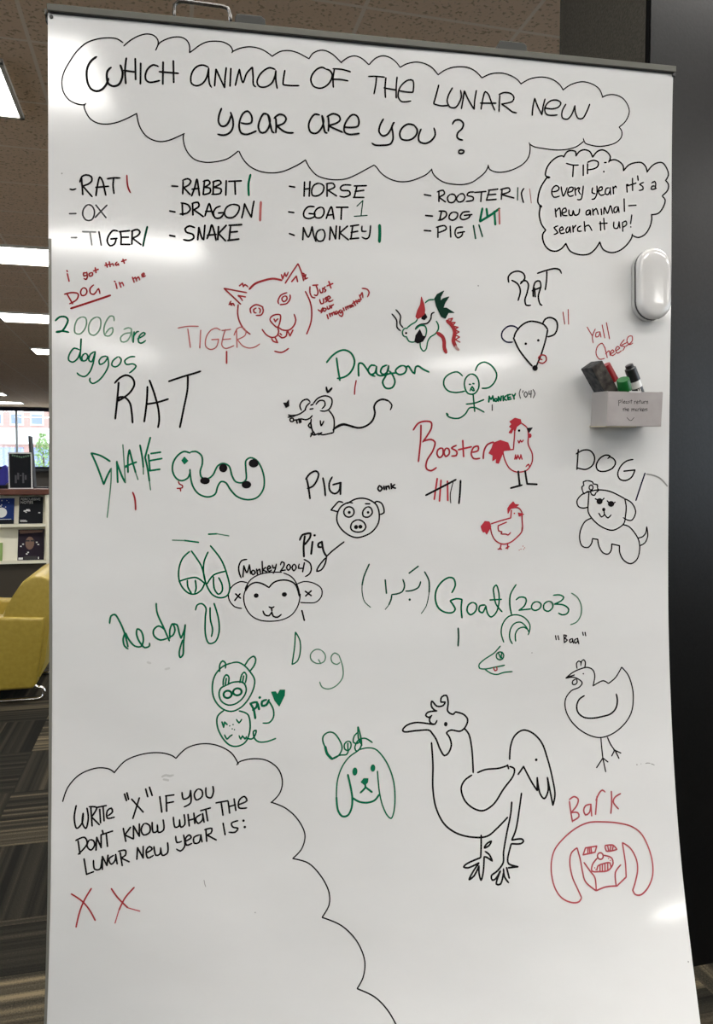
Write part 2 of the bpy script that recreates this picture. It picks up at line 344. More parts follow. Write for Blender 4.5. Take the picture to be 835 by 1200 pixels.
pr = MB(); pr.box((cx-.045, -.003, hm2*.60), (cx-.012, -.002, hm2*.65), tl); pr.box((cx-.004, -.003, hm2*.60), (cx+.028, -.002, hm2*.65), tl)
pr.box((cx-.055, -.0028, .004), (cx+.05, -.002, .035), tl); pr.build('dark_print', M['black'], t)
pr = MB(); pr.box((a+.008, -.003, .006), (a+.045, -.002, .024), tl); pr.box((cx+.06, -.003, .008), (cx+.068, -.002, .026), tl)
for x, z in ((.12, .45), (.2, .52), (.78, .5), (.72, .57), (.35, .2), (.4, .25)): pr.box((a+(c-a)*x-.007, -.003, hm2*z-.005), (a+(c-a)*x+.007, -.002, hm2*z+.005), tl)
pr.build('cover_print', M['white'], t)
t, a, c, tl = magazine(-27, 1.2, z2, hm2*.58, M['greenbit'], 'green magazine cut off by the photo edge on the lower shelf')
# things standing on the bookcase
def standing(px0, px1, py, y):
    return frontpt(px0, 560, y).x, frontpt(px1, 560, y).x, frontpt(20, py, y).z
a, c, zz = standing(10, 37.6, 530, BK+.05)
t = empty('sign_holder', ((a+c)/2, BK+.08, zt), 'black poster in a white frame standing on the bookcase', 'sign')
fr = MB(); fr.box((a, BK+.05, zt+.001), (a+.008, BK+.065, zz)); fr.box((c-.008, BK+.05, zt+.001), (c, BK+.065, zz)); fr.box((a, BK+.05, zz-.012), (c, BK+.065, zz)); fr.box((a, BK+.03, zt+.001), (c, BK+.11, zt+.008))
fr.build('frame', M['white'], t)
MB().box((a+.008, BK+.053, zt+.008), (c-.008, BK+.062, zz-.012)).build('poster', M['nearblack'], t)
gp = MB()
for k in range(9):
    q = .018*k; gp.box((a+.03+q, BK+.051, zz-.05+.004*abs(4-k)), (a+.042+q, BK+.053, zz-.035+.004*abs(4-k)))
gp.build('poster_print', mat('green_print', (.10, .2, .12), .6), t)
pt = MB()
for k in range(5): pt.box((a+.05+.02*k, BK+.0515, zt+.05+.03*(k % 3)), (a+.065+.02*k, BK+.053, zt+.12+.02*(k % 2)))
pt.build('poster_motif', mat('charcoal_print', (.06, .06, .07), .6), t)
a, c, zz = standing(-6, 9.5, 545, BK+.16)
t = empty('tape_dispenser', ((a+c)/2, BK+.2, zt), 'deep blue plastic object on the bookcase left of the framed sign', 'holder')
MB().prism([(a, zt+.03), (c-.03, zt+.03), (c, zt+.06), (c, zz-.035), (c-.02, zz), (c-.045, zz-.01), (c-.06, zz-.05), (a+.02, zz-.06), (a, zz-.03)], BK+.15, BK+.21, bevel=.006).build('body', M['bluebit'], t)
MB().box((a-.01, BK+.13, zt+.001), (c-.005, BK+.23, zt+.031)).build('base', M['nearblack'], t)
a, c, zz = standing(35.2, 39.5, 511, BK+.3)
t = empty('display_screen', ((a+c)/2, BK+.33, zt), 'thin dark screen on edge behind the framed sign', 'screen')
MB().prism([(a, zz-.0), (a+.016, zz), (c+.012, zt+.012), (c-.012, zt+.012)], BK+.24, BK+.38).build('panel', M['iron'], t)
MB().box((a-.02, BK+.24, zt+.001), (c+.13, BK+.38, zt+.013)).build('foot', M['iron'], t)

# ------------------------------------------------------------------ yellow armchair
CY = 4.78
pc = lambda x, y, yy=None: (lambda p: (p.x, p.z))(frontpt(x, y, yy or CY))
ch = empty('armchair', (-1.25, CY+.33, 0), 'mustard yellow vinyl armchair on chrome sled legs at the left edge', 'armchair')
xa, zat = pc(52, 724); xb, zab = pc(42, 807); 
AXL = xa-.80
side = [(AXL, zab-.01), (xb-.02, zab), (xb+.005, zab+.03), (xa, zat-.03), (xa-.002, zat), (AXL+.02, zat+.045), (AXL, zat+.02)]
MB().prism(side, CY, CY+.12, bevel=.02, seg=4).build('armrest', M['yellow'], ch, smooth='auto')
MB().prism(side, CY+.62, CY+.74, bevel=.02, seg=4).build('armrest', M['yellow'], ch, smooth='auto')
MB().box((AXL+.02, CY+.12, zab+.02), (xa-.16, CY+.62, zab+.30), bevel=.03).build('seat', M['yellow'], ch, smooth='auto')
# back: thick wedge with a rolled top
prof = [pc(2, 722), pc(5, 715), pc(13, 701), pc(21, 689), pc(26, 682), pc(32, 678), pc(39, 676), pc(47, 676), pc(54, 678), pc(59, 682), pc(62, 690), pc(62, 700), pc(58, 730), pc(52, 775), pc(46, 795), pc(10, 795)]
MB().prism(prof, CY+.02, CY+.72, bevel=.012, seg=3).build('backrest', M['yellow'], ch, smooth='auto')
for yy in (CY+.06, CY+.68):
    def crv(P, k=5):
        P = [Vector(p) for p in P]; o = []
        for a, b, c, d in zip([P[0]]+P[:-2], P[:-1], P[1:], P[2:]+[P[-1]]):
            for s in range(k): u = s/k; o.append(.5*((2*b)+(c-a)*u+(2*a-5*b+4*c-d)*u*u+(3*b-a-3*c+d)*u**3))
        return o+[P[-1]]
    q = crv([(xa-.085, yy, zab+.02), (xa-.06, yy, zab-.005), (xa-.03, yy, .075), (xa-.018, yy, .045), (xa-.032, yy, .02), (xa-.07, yy, .012), (xa-.14, yy, .012), (AXL+.12, yy, .012), (AXL+.06, yy, .02), (AXL+.05, yy, .05), (AXL+.07, yy, zab+.02)])
    MB().tube(q, .011, 10).build('sled_leg', M['chrome'], ch, smooth=True)

# ------------------------------------------------------------------ the whiteboard
# each row: height, left edge x y, right edge x y (the sheet bows forward at its lower right corner)
EDGE = [
    (1.9218, -0.1284, 1.0331, 0.7069, 0.9707),
    (1.9018, -0.1287, 1.0331, 0.7064, 0.9701),
    (1.8817, -0.1290, 1.0332, 0.7059, 0.9695),
    (1.8617, -0.1293, 1.0333, 0.7055, 0.9687),
    (1.8417, -0.1296, 1.0334, 0.7051, 0.9679),
    (1.8216, -0.1299, 1.0334, 0.7047, 0.9671),
    (1.8016, -0.1302, 1.0335, 0.7043, 0.9662),
    (1.7816, -0.1306, 1.0336, 0.7039, 0.9653),
    (1.7616, -0.1309, 1.0337, 0.7035, 0.9644),
    (1.7415, -0.1312, 1.0338, 0.7032, 0.9634),
    (1.7215, -0.1315, 1.0338, 0.7028, 0.9625),
    (1.7015, -0.1318, 1.0339, 0.7024, 0.9615),
    (1.6814, -0.1322, 1.0340, 0.7020, 0.9606),
    (1.6614, -0.1325, 1.0341, 0.7016, 0.9596),
    (1.6414, -0.1328, 1.0342, 0.7013, 0.9587),
    (1.6214, -0.1331, 1.0343, 0.7009, 0.9578),
    (1.6013, -0.1334, 1.0343, 0.7005, 0.9569),
    (1.5813, -0.1338, 1.0344, 0.7000, 0.9560),
    (1.5613, -0.1341, 1.0345, 0.6996, 0.9552),
    (1.5412, -0.1344, 1.0346, 0.6992, 0.9543),
    (1.5212, -0.1347, 1.0347, 0.6988, 0.9535),
    (1.5012, -0.1351, 1.0347, 0.6983, 0.9527),
    (1.4812, -0.1354, 1.0348, 0.6979, 0.9519),
    (1.4611, -0.1357, 1.0349, 0.6975, 0.9511),
    (1.4411, -0.1361, 1.0350, 0.6970, 0.9503),
    (1.4211, -0.1364, 1.0351, 0.6966, 0.9495),
    (1.4010, -0.1367, 1.0352, 0.6961, 0.9487),
    (1.3810, -0.1371, 1.0353, 0.6957, 0.9479),
    (1.3610, -0.1374, 1.0353, 0.6952, 0.9470),
    (1.3410, -0.1377, 1.0354, 0.6948, 0.9461),
    (1.3209, -0.1381, 1.0355, 0.6943, 0.9452),
    (1.3009, -0.1384, 1.0356, 0.6938, 0.9442),
    (1.2809, -0.1388, 1.0357, 0.6933, 0.9432),
    (1.2609, -0.1392, 1.0358, 0.6928, 0.9421),
    (1.2408, -0.1395, 1.0359, 0.6923, 0.9409),
    (1.2208, -0.1399, 1.0360, 0.6918, 0.9395),
    (1.2008, -0.1403, 1.0361, 0.6913, 0.9381),
    (1.1807, -0.1407, 1.0362, 0.6907, 0.9366),
    (1.1607, -0.1411, 1.0363, 0.6901, 0.9349),
    (1.1407, -0.1415, 1.0364, 0.6895, 0.9330),
    (1.1207, -0.1419, 1.0365, 0.6888, 0.9310),
    (1.1006, -0.1423, 1.0366, 0.6881, 0.9288),
    (1.0806, -0.1428, 1.0367, 0.6874, 0.9264),
    (1.0606, -0.1432, 1.0368, 0.6866, 0.9238),
    (1.0405, -0.1437, 1.0369, 0.6857, 0.9209),
    (1.0205, -0.1442, 1.0371, 0.6848, 0.9178),
    (1.0005, -0.1447, 1.0372, 0.6838, 0.9143),
    (0.9805, -0.1452, 1.0373, 0.6827, 0.9106),
    (0.9604, -0.1457, 1.0374, 0.6815, 0.9066),
    (0.9404, -0.1463, 1.0376, 0.6802, 0.9022),
    (0.9204, -0.1468, 1.0377, 0.6788, 0.8974),
    (0.9003, -0.1474, 1.0379, 0.6772, 0.8922),
    (0.8803, -0.1480, 1.0380, 0.6756, 0.8867),
    (0.8603, -0.1486, 1.0382, 0.6738, 0.8807),
    (0.8403, -0.1493, 1.0383, 0.6718, 0.8742),
    (0.8202, -0.1500, 1.0385, 0.6696, 0.8672),
    (0.8002, -0.1507, 1.0387, 0.6673, 0.8598),
    (0.7802, -0.1514, 1.0389, 0.6647, 0.8518),
    (0.7601, -0.1522, 1.0391, 0.6619, 0.8432),
    (0.7401, -0.1530, 1.0393, 0.6588, 0.8340),
    (0.7201, -0.1538, 1.0395, 0.6554, 0.8243),
    (0.7001, -0.1546, 1.0397, 0.6517, 0.8139),
    (0.6800, -0.1555, 1.0399, 0.6476, 0.8028),
    (0.6600, -0.1564, 1.0402, 0.6431, 0.7911),
    (0.6400, -0.1574, 1.0404, 0.6387, 0.7793),
    (0.6200, -0.1584, 1.0407, 0.6342, 0.7676),
    (0.6000, -0.1594, 1.0409, 0.6297, 0.7558),
    (0.5800, -0.1605, 1.0412, 0.6252, 0.7441),
    (0.5600, -0.1616, 1.0415, 0.6207, 0.7324),
    (0.5400, -0.1628, 1.0418, 0.6162, 0.7206),
    (0.5200, -0.1640, 1.0421, 0.6117, 0.7089),
]
BWID = 0.8374
def rowat(z):
    z = max(min(z, EDGE[0][0]), EDGE[-1][0])
    for A, B in zip(EDGE, EDGE[1:]):
        if A[0] >= z >= B[0]:
            t = (A[0]-z)/(A[0]-B[0]); return [A[i]+(B[i]-A[i])*t for i in range(5)]
def sheet(u, z):
    r = rowat(z); s = u/BWID
    return Vector((r[1]+(r[3]-r[1])*s, r[2]+(r[4]-r[2])*s, z))
def bframe(u, z):
    p = sheet(u, z); U = (sheet(u+.004, z)-sheet(u-.004, z)).normalized(); V = (sheet(u, z+.01)-sheet(u, z-.01)).normalized()
    N = U.cross(V).normalized()                        # towards the viewer
    return p, U, N.cross(U).normalized(), N
def wave(u, z):                                        # the thin sheet is not quite flat
    return .00042*math.sin(17*u+5.3*z+.6)+.00034*math.sin(-8*u+19*z+2.1)+.00022*math.sin(29*u-11*z+1.0)
def bp(u, z, off=0.0):
    p, U, V, N = bframe(u, z); return p+N*(off+wave(u, z))
def bmat(u, z, off=0.0):
    p, U, V, N = bframe(u, z); p = p+N*off
    return Matrix(((U.x, V.x, N.x, p.x), (U.y, V.y, N.y, p.y), (U.z, V.z, N.z, p.z), (0, 0, 0, 1)))
ZT, ZB = EDGE[0][0], EDGE[-1][0]
cb = sheet(BWID/2, ZB)
wb = empty('whiteboard', (cb.x, cb.y+.15, 0), 'tall white dry-erase easel board covered in animal drawings and handwriting', 'whiteboard')
def strip(u0, u1, nu, o0, o1, name, m, rows=None):
    q = MB(); rr = rows or [e[0] for e in EDGE]
    us = [u0+(u1-u0)*i/nu for i in range(nu+1)]
    F_ = [[q.bm.verts.new(bp(u, z, o1)) for u in us] for z in rr]; K = [[q.bm.verts.new(bp(u, z, o0)) for u in us] for z in rr]
    for i in range(len(rr)-1):
        for j in range(nu):
            q.bm.faces.new((F_[i][j], F_[i+1][j], F_[i+1][j+1], F_[i][j+1])); q.bm.faces.new((K[i][j], K[i][j+1], K[i+1][j+1], K[i+1][j]))
        q.bm.faces.new((F_[i][0], K[i][0], K[i+1][0], F_[i+1][0])); q.bm.faces.new((F_[i][nu], F_[i+1][nu], K[i+1][nu], K[i][nu]))
    for j in range(nu):
        q.bm.faces.new((F_[0][j], F_[0][j+1], K[0][j+1], K[0][j])); k = len(rr)-1
        q.bm.faces.new((F_[k][j], K[k][j], K[k][j+1], F_[k][j+1]))
    return q.build(name, m, wb, smooth='auto')
strip(.0036, BWID, 26, -.010, 0.0, 'writing_surface', M['board'])
lab(strip(.0, .0036, 1, -.010, .0006, 'edge_trim', M['alu_edge'], [z for z in [e[0] for e in EDGE] if z < 1.66]), 'grey left edge trim')
strip(.0, .0036, 1, -.010, .0, 'edge_trim', M['board'], [z for z in [e[0] for e in EDGE] if z > 1.62])  # upper trim in board white: its bright reflection is put into the colour
# top rail with a dark gasket line
def railbox(u0, u1, z0, z1, o0, o1, name, m, bev=.0):
    p, U, V, N = bframe((u0+u1)/2, ZT-.03); A = sheet(u0, ZT); B = sheet(u1, ZT); U = (B-A).normalized(); Z = Vector((0, 0, 1)); N = U.cross(Z).normalized()
    mt = Matrix(((U.x, Z.x, N.x, A.x), (U.y, Z.y, N.y, A.y), (U.z, Z.z, N.z, ZT), (0, 0, 0, 1)))
    return MB().box((0, z0, o0), ((B-A).length, z1, o1), mt, bevel=bev).build(name, m, wb)
railbox(.0, BWID+.0015, -.0075, .0008, -.016, .005, 'top_rail', M['alu'], .0008)
railbox(.003, BWID, -.0085, -.0074, -.004, .0018, 'gasket', M['seal'])
railbox(BWID-.002, BWID+.0015, -.0125, -.0075, -.008, .0035, 'rail_end_cap', M['black'])
railbox(-.0035, .0, -.016, -.006, -.012, -.004, 'corner_bracket', M['clip'])
railbox(-.0035, -.0015, -.0105, -.004, -.004, .001, 'corner_bracket', M['alu'])
def clipat(u0, u1, name='pad_clip'):
    A = sheet(u0, ZT); B = sheet(u1, ZT); U = (B-A).normalized(); Z = Vector((0, 0, 1)); N = U.cross(Z).normalized()
    mt = Matrix(((U.x, Z.x, N.x, A.x), (U.y, Z.y, N.y, A.y), (U.z, Z.z, N.z, ZT), (0, 0, 0, 1)))
    mt_ = mt; L = (B-A).length
    MB().prism([(0.0, .0005), (L, .0005), (L-.0005, .009), (L*.86, .0125), (.0035, .0125), (.0015, .0095)], -.014, .003, axis='z', mtx=mt_, bevel=.001, seg=2).build(name, M['clip'], wb)
clipat(0.2257, 0.2652); clipat(0.5765, 0.6186)
# bent chrome wire handle on the rail
def above(u, dz, off=-.008):
    A = sheet(u, ZT); p, U, V, N = bframe(u, ZT-.02); return A+Vector((0, 0, dz))+N*off
h0, h1 = 0.1520, 0.2208
MB().tube([above(h0, -.003), above(h0-.0015, .012), above(h0-.001, .021), above(h0+.004, .0262), above(h0+.010, .0268), above((h0+h1)/2, .0262), above(h1-.010, .0255), above(h1-.003, .0235), above(h1, .016), above(h1, -.003)], .0023, 10).build('wire_handle', M['wire'], wb, smooth=True)
# stand behind: two posts and castored feet
for u in (.16, BWID-.16):
    A = sheet(u, ZT-.05); y = A.y+.035
    MB().box((A.x-.02, y, .06), (A.x+.02, y+.03, ZT-.05)).build('post', M['alu'], wb)
    MB().box((A.x-.025, y-.22, .055), (A.x+.025, y+.26, .085), bevel=.006).build('foot', M['alu'], wb)
    for yy in (y-.19, y+.23): MB().tube([(A.x-.012, yy, .027), (A.x+.012, yy, .027)], .027, 16).build('caster', M['black'], wb)
    for z in (ZT-.12, 1.2): 
        p = sheet(u, z); MB().box((p.x-.025, p.y+.008, z-.02), (p.x+.025, y+.01, z+.02)).build('bracket', M['alu'], wb)
# screw at the top left corner
MB().tube([bp(0.0043, 1.9095, -.001), bp(0.0043, 1.9095, .0012)], .0022, 12).build('screw', M['black'], wb)

# ------------------------------------------------------------------ marker strokes on the sheet
def ink(name, col, rough=.8): return mat('ink_'+name, col, rough, spec=.04)
INK = {'k': ink('black', (.010, .009, .010)), 'nv': ink('navy', (.018, .018, .05)), 'dg': ink('thin_black', (.085, .085, .09)), 'gr': ink('faded_grey', (.28, .29, .29)),
       'r': ink('red', (.36, .040, .045)), 'r2': ink('crimson', (.42, .035, .05)), 'r3': ink('pale_crimson', (.44, .085, .10)), 'rl': ink('light_red', (.50, .15, .145)), 'rf': ink('pink', (.50, .30, .29)),
       'g': ink('green', (.007, .145, .068)), 'gl': ink('pale_green', (.20, .36, .25)), 'gt': ink('thin_green', (.09, .22, .14)), 'd': ink('dark_green', (.010, .065, .038)), 'dk': ink('bottle_green', (.008, .035, .022)),
       'sm': ink('smudge', (.30, .30, .29)), 's2': ink('faint_smudge', (.54, .54, .53))}
def smooth(p):
    if len(p) < 3: return p
    o = []; P = [p[0]]+p+[p[-1]]
    closed = (p[0][0]-p[-1][0])**2+(p[0][1]-p[-1][1])**2 < 1e-9
    if closed: P = [p[-2]]+p+[p[1]]
    for i in range(1, len(P)-2):
        a, b, c, d = P[i-1:i+3]
        L = math.hypot(c[0]-b[0], c[1]-b[1]); k = max(2, min(7, int(L/.0022)))
        # centripetal Catmull-Rom
        def tt(t, x, y): return t+max(1e-6, math.hypot(x[0]-y[0], x[1]-y[1]))**.5
        t0 = 0; t1 = tt(t0, a, b) if a != b else 1e-3; t2 = tt(t1, b, c); t3 = tt(t2, c, d) if c != d else t2+1e-3
        for s in range(k):
            t = t1+(t2-t1)*s/k
            def lp(u, v, ta, tb): w_ = (t-ta)/(tb-ta); return (u[0]+(v[0]-u[0])*w_, u[1]+(v[1]-u[1])*w_)
            A1 = lp(a, b, t0, t1); A2 = lp(b, c, t1, t2); A3 = lp(c, d, t2, t3)
            B1 = lp(A1, A2, t0, t2); B2 = lp(A2, A3, t1, t3); o.append(lp(B1, B2, t1, t2))
    o.append(p[-1]); return o
def ribbon(bm, p, wd, put, mi, z, taper=True):
    k = len(p); L = k-1
    for i in range(k):
        r = wd/2*(.72 if taper and k > 4 and i in (0, L) else 1)
        c = [bm.verts.new(put(p[i][0]+r*math.cos(j*math.pi/4), p[i][1]+r*math.sin(j*math.pi/4), z)) for j in range(8)]
        f = bm.faces.new(c); f.material_index = mi
        if i < L:
            q = p[i+1]; dx, dy = q[0]-p[i][0], q[1]-p[i][1]; d = math.hypot(dx, dy)
            if d < 1e-7: continue
            r2 = wd/2*(.72 if taper and k > 4 and i+1 == L else 1); nx, ny = -dy/d, dx/d
            f = bm.faces.new([bm.verts.new(put(*t, z)) for t in ((p[i][0]+nx*r, p[i][1]+ny*r), (p[i][0]-nx*r, p[i][1]-ny*r), (q[0]-nx*r2, q[1]-ny*r2), (q[0]+nx*r2, q[1]+ny*r2))]); f.material_index = mi
def disc(bm, x, y, rx, ry, put, mi, z):
    f = bm.faces.new([bm.verts.new(put(x+rx*math.cos(j*math.pi/10), y+ry*math.sin(j*math.pi/10), z)) for j in range(20)]); f.material_index = mi
def strokes(bm, data, wd, put, mi, z):
    for s in data.split(';'):
        k = 'S'
        if s[1] == ':': k, s = s[0], s[2:]
        v = [float(x)/1e4 for x in s.split(',')]
        if k == 'C': disc(bm, *v, put, mi, z+.00005)
        elif k == 'O': ribbon(bm, [(v[0]+v[2]*math.cos(j*math.pi/12), v[1]+v[3]*math.sin(j*math.pi/12)) for j in range(25)], wd, put, mi, z, False)
        else:
            p = list(zip(v[::2], v[1::2]))
            if k == 'F':
                f = bm.faces.new([bm.verts.new(put(a, b, z)) for a, b in p]); f.material_index = mi
                bmesh.ops.triangulate(bm, faces=[f]); ribbon(bm, p+[p[0]], .0012, put, mi, z+.00004, False)
            else: ribbon(bm, smooth(p), wd, put, mi, z)
